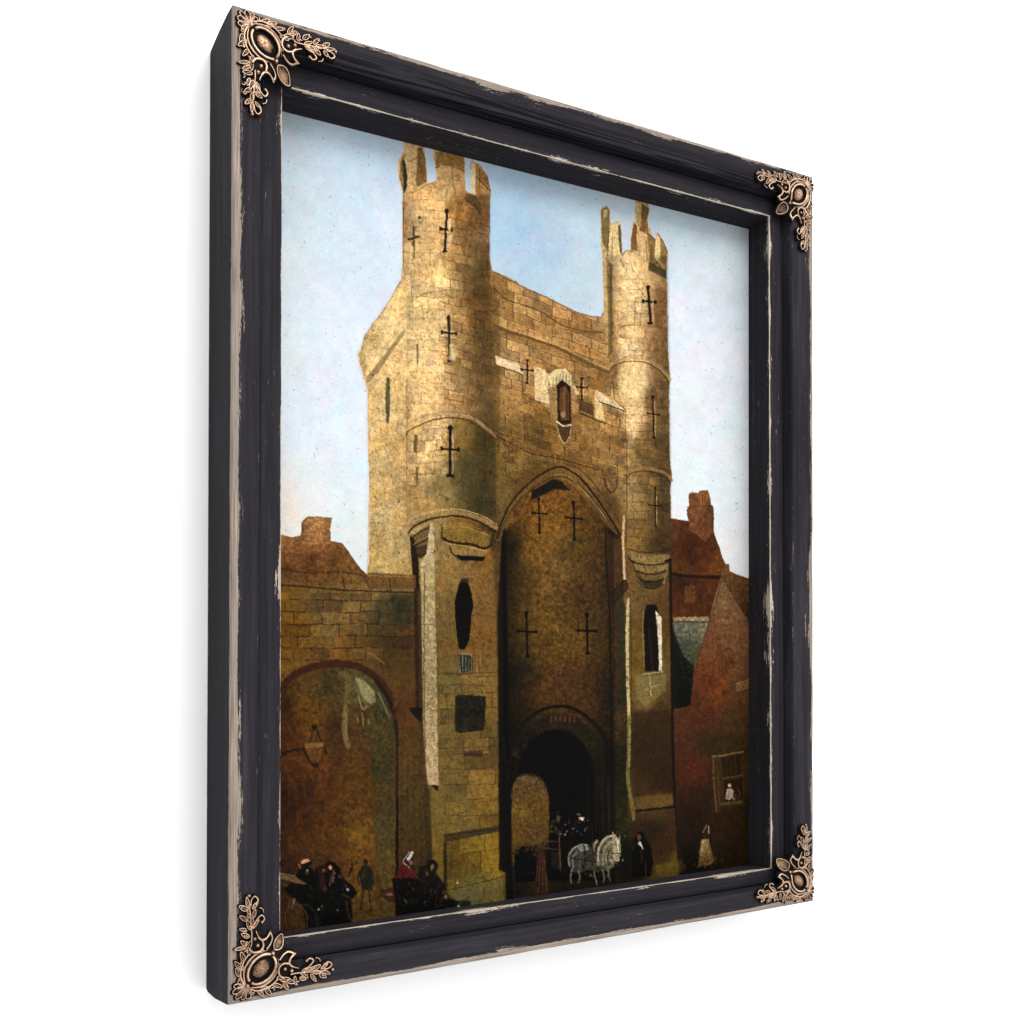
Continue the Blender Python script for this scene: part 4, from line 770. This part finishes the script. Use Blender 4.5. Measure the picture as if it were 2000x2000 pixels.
    for k in range(30):
        x = 1376+P.rnd.gauss(0,13); y = 1680+P.rnd.uniform(-12,14); P.line([(x,y),(x+P.rnd.uniform(-2,2),y+P.rnd.uniform(2,6))], 1.3, P.rnd.choice([(150,96,54),(96,84,40),(60,44,22),(130,104,60)]), .6)
    # ---- thin pencil and brush marks over the stone
    rid = np.abs(fbm(X*.9+4*fbm(X, Y, 12, 7, 1), Y*.55, 6.5, 171, 2)); patch = np.clip(fbm(X, Y, 26, 172, 2)*2+.35, 0, 1)
    P.C *= (1-full*.34*patch*np.clip(1-rid/.05, 0, 1))[..., None]
    rid = np.abs(fbm(X*.45, Y*1.1+3*fbm(X, Y, 10, 8, 1), 7, 173, 2)); patch = np.clip(fbm(X, Y, 30, 174, 2)*2+.25, 0, 1)
    P.C *= (1-full*.30*patch*np.clip(1-rid/.045, 0, 1))[..., None]
    # ---- weave, specks and varnish
    L0 = P.C.mean(2)
    cur = np.clip((L0/.5+.02)**.24, .5, 1.07)
    P.C *= (1+full*(cur-1))[..., None]
    g = P.C.mean(2, keepdims=True); k = (full*np.clip((g[..., 0]-.3)/.25, 0, 1)*.15)[..., None]; P.C = P.C+(g*np.array([1.03, 1.01, .92])-P.C)*k
    P.curve([(868,1030),(900,1022),(940,1034)], 1.3, (170,132,70), .5, .2)
    P.line([(893,1132),(922,1130)], 1.2, (150,100,56), .5)
    lum = P.C.mean(2)
    gr = _hash(np.floor(X/2.1), np.floor(Y/2.1), 401)*.6+_hash(np.floor(X/3.4+.3), np.floor(Y/3.1), 402)*.4
    P.C *= (1+full*(gr-.5)*.13+(1-full)*(gr-.5)*.035)[..., None]
    blot = np.clip((fbm(X, Y, 5.2, 411, 2)-.42)*4, 0, 1)*full; P.C *= (1-blot*.22)[..., None]
    sky = 1-full
    P.C *= (1+full*(fbm(X, Y, 2.6, 131, 2)*.16+fbm(X*1.0, Y*.35, 3.2, 141, 2)*.10))[..., None]
    sp = fbm(X, Y, 3.2, 151, 1); reg = .5+.5*fbm(X, Y, 40, 152, 2)
    dark = np.clip((sp-.90+.06*reg)*20, 0, 1)*np.where(full > .5, .5, .24)*(lum > .3)
    P.C *= (1-dark)[..., None]
    hi = np.clip((fbm(X, Y, 2.9, 161, 1)-.90)*12, 0, 1)*full*.16
    P.C += hi[..., None]*np.array([.9, .75, .45])*np.clip(lum*2, .15, 1)[..., None]
    return np.clip(P.C, .012, .97)
# ---------------------------------------------------------------- backdrop
mb = MB()
for p in ((-30, -30), (30, -30), (30, 30), (-30, 30)): mb.add((p[0], 0, p[1]))
mb.f.append((0, 1, 2, 3))
wall = mb.build('background', M_WALL, smooth=False)
T = .0805
wall.location = (0, T+.001, Z0); wall['kind'] = 'structure'

# ---------------------------------------------------------------- the framed picture
root = bpy.data.objects.new('framed_painting', None); scene.collection.objects.link(root)
root.empty_display_size = .1
root['label'] = 'painting of a stone gatehouse in a distressed black wooden frame with four copper corner ornaments'
root['category'] = 'framed painting'
XC, ZB = .362, -.909
root.location = (XC, T, Z0+ZB)
def W3(x, y, z): return (x-XC, y-T, z-ZB)        # frame coordinates to the picture's own

DL, DC = .0197, .0609
KNOCK_TOP, KNOCK_BOT = .008, .012
outer = [spot(455, 8, 0), spot(1588, 345, 0), spot(1588.5, 1760.5, 0), spot(447, 1964, 0)]          # TL TR BR BL
lip = [spot(551, 167, DL), spot(1502, 422, DL), spot(1506, 1695, DL), spot(547, 1831, DL)]
def edge_z(p, q, x): return p[1]+(q[1]-p[1])*(x-p[0])/(q[0]-p[0])
ct = [spot(1462, 447.5, DC), spot(1462.3, 1689.5, DC)]
tl_, bl_ = spot(549.5, 217, DC), spot(543.6, 1822, DC)
canv = [(lip[0][0], edge_z(tl_, ct[0], lip[0][0])), ct[0], ct[1], (lip[3][0], edge_z(bl_, ct[1], lip[3][0]))]    # rebate behind the lip
tstep = [.555, .585, .55, .52]
def lerp(a, b, t): return tuple(a[i]+(b[i]-a[i])*t for i in range(len(a)))
def corner(c, t): return lerp(outer[c], lip[c], t)

# profile: (which zone, fraction, depth, wear)
PRO = [('o', 0, T, .35), ('o', 0, T-.002, .22), ('o', 0, T-.006, .05), ('o', 0, .05, .02), ('o', 0, .02, .03), ('o', 0, .006, .12), ('o', 0, .0022, .5),
       ('o', .012, .0008, .95), ('o', .03, .0, 1.05), ('o', .20, .0, 1.05), ('o', .245, .0001, .85), ('o', .275, .0003, .42), ('o', .33, .0006, .24), ('o', .42, .001, .14),
       ('o', .55, .0016, .08), ('o', .68, .0024, .06), ('o', .80, .0034, .08), ('o', .90, .0044, .14), ('o', .95, .0052, .24), ('o', .968, .0068, .2), ('o', .978, .0105, .16), ('o', .995, DL+.0035, .06)]
LIN = [('l', -.12, DL+.0035, .0), ('l', .03, DL+.0035, .0), ('l', .045, DL+.0006, .06), ('l', .07, DL, .08), ('l', .35, DL, .02), ('l', .6, DL-.0002, .06), ('l', .8, DL-.0003, .16), ('l', .9, DL-.0003, .30), ('l', .955, DL-.0002, .42), ('l', .98, DL, .95), ('l', 1.0, DL+.0004, 1.05),
       ('l', 1.0, DL+.0011, .5), ('l', 1.0, DL+.004, .30), ('l', 1.0, DL+.010, .12), ('l', 1.0, .045, .03), ('l', 1.0, DC+.004, .02)]
def prof_pt(c, z, fr, d=0):
    ts = tstep[c]
    if z == 'l' and d > DL+.0003 and fr == 1.0: return lerp(lip[c], canv[c], (d-DL)/(DC-DL))
    return corner(c, fr*ts if z == 'o' else ts+fr*(1-ts))

def worn_corner(x, y, z):                        # the back edge of the left side is knocked off at the top and rounded at the bottom
    cx, cz = outer[0]
    if y > .004:
        k = math.exp(-((x-cx)/.03)**2); q = max(0, (y-.02)/(T-.02))
        z -= k*q**1.4*KNOCK_TOP*math.exp(-((cz-z)/.02)**2)
        bz = outer[3][1]; q2 = max(0, (y-.062)/(T-.062))
        z -= k*(min(1, y/T)*KNOCK_BOT-q2*q2*.006)*math.exp(-((z-bz)/.03)**2)
    return x, y, z

def rail(c0, c1, prof, name, material, seed, parent, gains, strip=1, rub=0, nseg=220):
    mb = MB(); uvs = []
    rr = random.Random(seed); ph = [rr.uniform(0, 6.28) for _ in range(6)]
    A, B = outer[c0], outer[c1]
    L = math.hypot(B[0]-A[0], B[1]-A[1])
    prof = [(z, fr*(strip if .1 < fr < .26 else (strip+1)/2 if .26 < fr < .35 else 1) if z == 'o' else fr, d, w) for z, fr, d, w in prof]
    raw = prof
    arc = [0]
    for i in range(1, len(prof)):
        p = prof_pt(c0, *prof[i-1][:2]); q = prof_pt(c0, *prof[i][:2])
        arc.append(arc[-1]+math.hypot(abs(q[0]-p[0]), prof[i][2]-prof[i-1][2]))
    for j in range(nseg+1):
        # more rows near the ends, where the corners are shaped
        s = j/nseg; s = s+.05*math.sin(2*math.pi*s)*-1*.9
        s = min(max(s, 0), 1)
        for k, (z, fr, d, w) in enumerate(prof):
            a = prof_pt(c0, z, fr, d); b = prof_pt(c1, z, fr, d)
            x, zz = lerp(a, b, s)
            wob = 0
            if z == 'o' and (.0 < fr < .26 or d < .01 and fr == 0) and 0 < s < 1:
                wob = .00035*(math.sin(s*47+ph[0])+math.sin(s*91+ph[1])*.6+math.sin(s*23+ph[2]))+rr.uniform(-.00012, .00012)
            y = d+max(0, wob)
            x, y, zz = worn_corner(x, y, zz)
            gain = gains[0] if (z == 'o' and fr < .3 and d < .01) else (gains[1] if z == 'l' else gains[2])
            # the bare strip changes width along the board
            wv = w*gain
            if z == 'l' and w > .1: wv += .32*max(0, math.sin(s*(9+seed % 4)+ph[0]))**5+.10*math.sin(s*70+ph[1])
            if z == 'o' and .06 <= fr <= .42 and k >= 9:
                wv += .20*math.sin(s*17+ph[3])*math.sin(s*7+ph[4])+.08*math.sin(s*61+ph[5])
            mb.add(W3(x, y, zz), wear=max(0, wv), cream=(.6 if seed in (12, 13) else .25) if z == 'l' else 0, rub=rub*(.5+.5*math.sin(s*9+ph[0])) if z == 'o' and d < .012 else 0, grain=(max(0, min(1, (fr-.25)*2)) if z == 'o' and d < .03 else 0))
            uvs.append((s*L+seed*3.7, arc[k]+seed*.31))
    n = len(prof)
    for j in range(nseg):
        for k in range(n-1):
            a = j*n+k; mb.f.append((a, a+1, a+n+1, a+n))
    return mb.build(name, material, parent, True, uvs)

rails = []
for i, (c0, c1, m, g) in enumerate(((3, 0, M_RAIL, (1.3, .62, 1.7)), (0, 1, M_TOP, (.72, .92, .8)), (1, 2, M_RAIL, (.76, 1., 1.35)), (2, 3, M_RAIL, (1.0, .95, .7)))):
    r = rail(c0, c1, PRO, 'frame_rail', m, i+1, root, g, (.84, .5, .5, .72)[i], (0, 0, .20, .03)[i])
    rail(c0, c1, LIN, 'inner_rail', M_RAIL, i+11, r, g)
    rails.append(r)

# canvas
NX, NZ = 640, 1000
x0, x1 = lip[0][0]-.004, ct[0][0]+.004
def edge_z(p, q, x): return p[1]+(q[1]-p[1])*(x-p[0])/(q[0]-p[0])
u = np.linspace(0, 1, NX)[None, :]; v = np.linspace(0, 1, NZ)[:, None]
GX = x0+(x1-x0)*u+0*v
zt = edge_z(tl_, ct[0], GX)+.005; zb = edge_z(bl_, ct[1], GX)-.005
GZ = zt+(zb-zt)*v
PX, PY = view(GX, DC, GZ)
rgb = paint_picture(PX, PY)
lin = np.where(rgb <= .04045, rgb/12.92, ((rgb+.055)/1.055)**2.4)*PAINT_GAIN
me = bpy.data.meshes.new('canvas')
nv = NX*NZ
co = np.stack([GX-XC, np.full(GX.shape, DC-T), GZ-ZB], -1).reshape(-1, 3)
me.vertices.add(nv); me.vertices.foreach_set('co', co.ravel())
i, j = np.meshgrid(np.arange(NZ-1), np.arange(NX-1), indexing='ij')
a = (i*NX+j).ravel(); quads = np.stack([a, a+NX, a+NX+1, a+1], 1)
nf = len(quads)
me.loops.add(nf*4); me.loops.foreach_set('vertex_index', quads.ravel().astype(np.int32))
me.polygons.add(nf); me.polygons.foreach_set('loop_start', np.arange(0, nf*4, 4, dtype=np.int32)); me.polygons.foreach_set('loop_total', np.full(nf, 4, dtype=np.int32))
me.update(calc_edges=True)
at = me.color_attributes.new('paint', 'FLOAT_COLOR', 'POINT')
at.data.foreach_set('color', np.concatenate([lin.reshape(-1, 3), np.ones((nv, 1))], 1).ravel())
me.materials.append(M_CANVAS)
cv = bpy.data.objects.new('canvas', me); scene.collection.objects.link(cv); cv.parent = root
cv['label'] = 'oil painting of a stone gatehouse with two round towers under a pale blue sky'

# ---------------------------------------------------------------- corner ornaments
def base_depth(x, z):                            # the casting follows the moulding: flat outside, falling towards the opening
    m = min(x, z); q = max(0, min(1, (m-.031)/.024)); q = q*q*(3-2*q)
    return .0002+.0115*q

class Orn:
    def __init__(self, c, seed):
        self.c = c; self.r = random.Random(seed)
        self.sx = 1 if c in (0, 3) else -1; self.sz = -1 if c in (0, 1) else 1
        self.plate = MB(); self.cur = self.plate
    def P(self, x, z, h):                        # millimetres from the corner, height above the plate
        X, Zc = x/1000, z/1000
        d = base_depth(X, Zc)-h/1000
        ox, oz = outer[self.c]
        ox += (0, .0022, .0026, 0)[self.c]
        return W3(ox+self.sx*X, d, oz+self.sz*Zc)
    def spline(self, pts, k=5):
        P = [pts[0]]+list(pts)+[pts[-1]]; out = []
        for i in range(1, len(P)-2):
            for j in range(k):
                t = j/k
                out.append(tuple(.5*(2*P[i][q]+(P[i+1][q]-P[i-1][q])*t+(2*P[i-1][q]-5*P[i][q]+4*P[i+1][q]-P[i+2][q])*t*t+(3*P[i][q]-P[i-1][q]-3*P[i+1][q]+P[i+2][q])*t**3) for q in (0, 1)))
        out.append(tuple(pts[-1][:2])); return out
    def tube(self, mb, pts, w, h, h0, closed=False, taper=(1, 1), crest=1.):
        n = len(pts); S = 7; rows = []
        for i, p in enumerate(pts):
            a = pts[(i-1) % n] if closed or i > 0 else p; b = pts[(i+1) % n] if closed or i < n-1 else p
            dx, dz = b[0]-a[0], b[1]-a[1]; L = math.hypot(dx, dz) or 1; nx, nz = -dz/L, dx/L
            f = i/(n-1) if n > 1 else 0
            tp = 1 if closed else (taper[0]+(taper[1]-taper[0])*f)
            ww = w*tp*(1+self.r.uniform(-.1, .1)); row = []
            for s in range(S+1):
                th = math.pi*s/S; c_, s_ = math.cos(th), math.sin(th)
                hh = h0+h*tp*s_ if 0 < s < S else h0-1.6
                row.append(mb.add(self.P(p[0]+nx*ww*c_, p[1]+nz*ww*c_, hh), crest=crest*(s_**2.0)*(.75 if tp < .6 else 1)))
            rows.append(row)
        for i in range(n if closed else n-1):
            r0, r1 = rows[i], rows[(i+1) % n]
            for s in range(S): mb.f.append((r0[s], r0[s+1], r1[s+1], r1[s]))
        if not closed:
            for row in (rows[0], rows[-1]): mb.f.append(tuple(row))
    def dome(self, mb, x, z, rx, rz, h, h0, ang=0, crest=1., flat=.0, n=16):
        rings = 5; rows = []
        for k in range(rings):
            t = (k+.0)/rings; rr = math.cos(t*math.pi/2); hh = h0+h*math.sin(t*math.pi/2)
            row = []
            for i in range(n):
                a = 2*math.pi*i/n; ex, ez = rx*rr*math.cos(a), rz*rr*math.sin(a)
                row.append(mb.add(self.P(x+ex*math.cos(ang)-ez*math.sin(ang), z+ex*math.sin(ang)+ez*math.cos(ang), hh if k else h0-1.5), crest=crest*(.35+.65*t)))
            rows.append(row)
        top = mb.add(self.P(x, z, h0+h), crest=crest)
        for k in range(rings-1):
            for i in range(n): mb.f.append((rows[k][i], rows[k][(i+1) % n], rows[k+1][(i+1) % n], rows[k+1][i]))
        for i in range(n): mb.f.append((rows[-1][i], rows[-1][(i+1) % n], top))
    def stroke(self, mb, pts, w=1.0, h=1.9, h0=1.4, taper=(1, .8), crest=1., ball=None):
        w *= 1.25
        q = self.spline(pts)
        self.tube(self.plate, q, w+.95, 1.3, .0, crest=.12, taper=(1, 1))
        self.tube(mb, q, w, h, h0, taper=taper, crest=crest)
        if ball:
            p = pts[-1]; self.dome(self.plate, p[0], p[1], ball+.9, ball+.9, 1.3, 0, crest=.1); self.dome(mb, p[0], p[1], ball, ball, ball*1.3, h0)
    def leaf(self, mb, x, z, dx, dz, L, w, h0=1.3, rim=.68, vein=True, fill=None, curl=0., point=1.):
        fill = self.r.choice((.1, .2, .35, .75)) if fill is None else fill
        a = math.atan2(dz, dx)+self.r.uniform(-.2, .2)*point; L *= self.r.uniform(.88, 1.2) if point else self.r.uniform(.95, 1.05); w *= self.r.uniform(.9, 1.3)
        if point: curl = curl+self.r.uniform(-2.2, 2.2)
        out = []; n = 16
        for i in range(n):
            t = 2*math.pi*i/n; s = (1-math.cos(t))/2
            ww = w/2*math.sin(t)*(1.45-1.0*s if point else .35+.75*s)*1.15*(abs(math.sin(t/2))**.6 if point else 1)
            bend = curl*s*s
            out.append((x+math.cos(a)*L*s-math.sin(a)*(ww+bend), z+math.sin(a)*L*s+math.cos(a)*(ww+bend)))
        self.tube(mb, out, rim, 1.5, h0, closed=True)
        c = mb.add(self.P(x+math.cos(a)*L*.55-math.sin(a)*curl*.3, z+math.sin(a)*L*.55+math.cos(a)*curl*.3, h0+.9), crest=fill)
        ring = [mb.add(self.P(p[0], p[1], h0+.3), crest=fill*.6) for p in out]
        for i in range(n): mb.f.append((ring[i], ring[(i+1) % n], c))
        # dark casting beneath
        big = [(x+math.cos(a)*L*.5+(p[0]-x-math.cos(a)*L*.5)*1.22, z+math.sin(a)*L*.5+(p[1]-z-math.sin(a)*L*.5)*1.22) for p in out]
        self.tube(self.plate, big, .8, 1., 0, closed=True, crest=.1)
        cc = self.plate.add(self.P(x+math.cos(a)*L*.5, z+math.sin(a)*L*.5, .9), crest=0); rg = [self.plate.add(self.P(p[0], p[1], .7), crest=0) for p in big]
        for i in range(n): self.plate.f.append((rg[i], rg[(i+1) % n], cc))
        if vein: self.tube(mb, [(x+math.cos(a)*L*s-math.sin(a)*curl*s*s, z+math.sin(a)*L*s+math.cos(a)*curl*s*s) for s in (.08, .3, .5, .75)], .42, 1.0, h0+.5, taper=(1.2, .5))

def ornament(c):
    O = Orn(c, 40+c); r = O.r
    pl = O.plate
    k45 = math.pi/4
    # plate: body, neck and two arms
    O.dome(pl, 28.5, 28.5, 20, 16, 1.3, -.2, k45, .05, n=28); O.dome(pl, 43, 43, 11, 9, 1.2, -.2, k45, .05, n=20)
    for sw in (0, 1):
        f = (lambda p: (p[1], p[0])) if sw else (lambda p: p)
        O.tube(pl, O.spline([f(p) for p in ((30, 16), (42, 20), (52, 22), (64, 20), (78, 18), (94, 18))]), 5.2, 1.2, -.2, taper=(1.2, .35), crest=.05)
        O.tube(pl, O.spline([f(p) for p in ((30, 12), (42, 15), (50, 20), (52, 30), (48, 40))]), 5, 1.2, -.2, crest=.05)
    base = pl                                                    # built last: strokes add to it
    # shell at the corner
    sh = MB()
    for a, L in ((0, 14), (25, 13.6), (-25, 13.6), (50, 12.4), (-50, 12.4), (76, 10), (-76, 10)):
        t = math.radians(225+a)
        O.leaf(sh, 16+math.cos(t)*1.4, 16+math.sin(t)*1.4, math.cos(t), math.sin(t), L-1.4, 4.4, 1.5, .65, point=0)
    O.dome(sh, 15.8, 15.8, 2.1, 2.1, 3, 2)
    # cartouche ring, two curling halves
    rg = MB()
    def el(cx, a, b, t): return (cx+(a*math.cos(t)-b*math.sin(t))*.7071, cx+(a*math.cos(t)+b*math.sin(t))*.7071)
    for s in (1, -1):
        pts = [el(29, -14.6, 11.2, s*math.radians(t)) for t in (12, 30, 55, 80, 105, 130, 152, 168)]
        O.stroke(rg, pts, 1.35, 2.6, 2., (1, 1), ball=1.7)
        O.dome(rg, *pts[0], 1.8, 1.8, 2.6, 2)
        O.stroke(rg, [el(29, -17.6, 14.2, s*math.radians(t)) for t in (22, 50, 80, 110, 140)], .75, 1.7, 1.4, (.8, .5))
    O.dome(rg, 40.8, 40.8, 2.0, 2.0, 3, 1.6)
    # medallion with its small flower
    md = MB()
    O.dome(md, 28.8, 28.8, 9.8, 7.2, 2.0, 1.2, k45, .84, n=26)
    for i in range(6):
        t = i*math.pi/3+.4+c; L = 4.4+r.uniform(-.4, .6)
        O.tube(md, [(28.6+math.cos(t)*s, 28.6+math.sin(t)*s) for s in (.9, 2, L)], .75, .9, 2.8, taper=(.8, .5), crest=1)
        O.tube(md, [(28.6+math.cos(t+.5)*s, 28.6+math.sin(t+.5)*s) for s in (1.6, 2.6, L+1.2)], .5, .35, 2.6, taper=(1, .6), crest=.05)
    O.dome(md, 28.6, 28.6, 1.1, 1.1, 1.2, 2.9)
    # pointed leaf and horns towards the opening
    lf = MB()
    O.leaf(lf, 43, 43, 1, 1, 16.5, 12, 1.4, .8, True, .7)
    for sw in (0, 1):
        f = (lambda p: (p[1], p[0])) if sw else (lambda p: p)
        O.stroke(lf, [f(p) for p in ((34, 46), (38, 50), (40, 55), (38, 60))], .95, 2, 1.3, (.7, 1.2))
        O.stroke(lf, [f(p) for p in ((38.5, 60.5), (33, 55.5), (29, 55), (25.5, 58.5))], .75, 1.6, 1.2, (1.1, .9))
    # one leafy arm along each side
    arms = []
    for sw in (0, 1):
        f = (lambda p: (p[1], p[0])) if sw else (lambda p: p)
        g = lambda x, z, dx, dz: (*f((x, z)), *f((dx, dz)))
        am = MB(); J = lambda: r.uniform(-.6, .6)
        O.stroke(am, [f(p) for p in ((18, 12.5), (26, 9.6), (36, 11.5), (44, 17))], .95, 2.1, 1.5, (1.2, .8))
        O.stroke(am, [f(p) for p in ((19.5, 13.5), (29, 12.6), (38, 17), (44, 25), (46, 31))], .8, 1.9, 1.5, (1, .7))
        O.stroke(am, [f(p) for p in ((34, 15.5), (41, 22), (44, 30), (45, 36))], .6, 1.4, 1.3, (.8, .5))
        for (x, z, dx, dz, L, w) in ((25, 9.5, 1, -.55, 8.5, 3.6), (32, 10.2, 1, -.6, 9, 3.8), (38.5, 13, 1, -.35, 9.5, 3.8), (30, 12, .9, -.25, 8, 2.6), (43, 18, 1, -.05, 8, 3.4),
                                     (50, 14, .35, -1, 8.5, 3.2), (52.5, 15, .7, -.8, 7.5, 3.4), (47, 15.5, 1, .25, 8.5, 4.2), (60, 17.5, .1, -1, 7.5, 3.4), (65, 15, .7, -.7, 7, 3.6),
                                     (66, 18.5, 1, -.55, 9.5, 3.2), (67, 19.5, 1, .12, 11, 3), (67, 20.5, .95, .5, 10, 3.2), (75, 16.5, .55, -.85, 8, 3.4), (77, 17.5, 1, -.1, 9, 3.2),
                                     (76, 20, .9, .55, 8, 3.8), (84, 16, .7, -.7, 7.5, 3.6), (86, 17.5, 1, -.2, 9.5, 3.4), (85, 20, .8, .6, 6.5, 3)):
            O.leaf(am, *g(x+J()*.6, z+J()*.6, dx, dz), L, w)
        O.stroke(am, [f(p) for p in ((50, 17), (45.5, 20.5), (45, 27), (49.5, 30.5), (55, 29.5))], 1.25, 2.3, 1.4, (1.1, .8))
        O.stroke(am, [f(p) for p in ((62, 38), (56.5, 34), (55.8, 29), (60, 25.5), (64, 24))], .75, 1.7, 1.2, (1, .7))
        O.dome(am, *f((50.8, 25.3)), 2, 2, 2.8, 1.2); O.dome(am, *f((57.2, 22.6)), 2, 2, 2.8, 1.2); O.dome(pl, *f((54, 25)), 7, 6, 1.2, -.1, 0, .05)
        O.stroke(am, [f(p) for p in ((56, 19.5), (62, 19.8), (72, 19), (82, 18), (90, 18))], .8, 1.9, 1.5, (1, .7))
        O.stroke(am, [f(p) for p in ((70, 22), (75, 25), (78, 29), (74.5, 31.5), (71.5, 29.5))], .9, 1.9, 1.3, (.8, 1), ball=1.5)
        O.stroke(am, [f(p) for p in ((80, 31), (83.5, 30), (85, 27))], .6, 1.3, 1.2, (.7, .7))
        O.stroke(am, [f(p) for p in ((88, 19), (93, 19.5), (96, 22.5), (92.5, 25.5), (89, 23.5))], .85, 1.9, 1.3, (.8, 1), ball=1.5)
        O.dome(pl, *f((76, 26)), 4, 4, 1.1, -.1, 0, .05); O.dome(am, *f((97, 17.5)), 1.7, 1.7, 2.4, 1.2)
        for k in range(9):                                       # small curls filling the gaps
            x = 22+k*8.2+J()*2; z = 9+9*r.random() if k > 2 else 8+2*r.random(); a0 = r.uniform(0, 6.28); q = r.uniform(1.6, 2.6)
            O.stroke(am, [f((x+q*(1-t*.22)*math.cos(a0+t), z+q*(1-t*.22)*math.sin(a0+t))) for t in (0, .8, 1.6, 2.4, 3.2)], .6, 1.7, 1.8, (.8, 1.1))
        arms.append(am)
    o = base.build('corner_ornament', M_BRONZE, root)
    sh.build('shell_fan', M_BRONZE, o); rg.build('cartouche_ring', M_BRONZE, o); md.build('medallion', M_BRONZE, o)
    lf.build('pointed_leaf', M_BRONZE, o)
    for am in arms: am.build('scroll_arm', M_BRONZE, o)
    return o
for c in range(4): ornament(c)
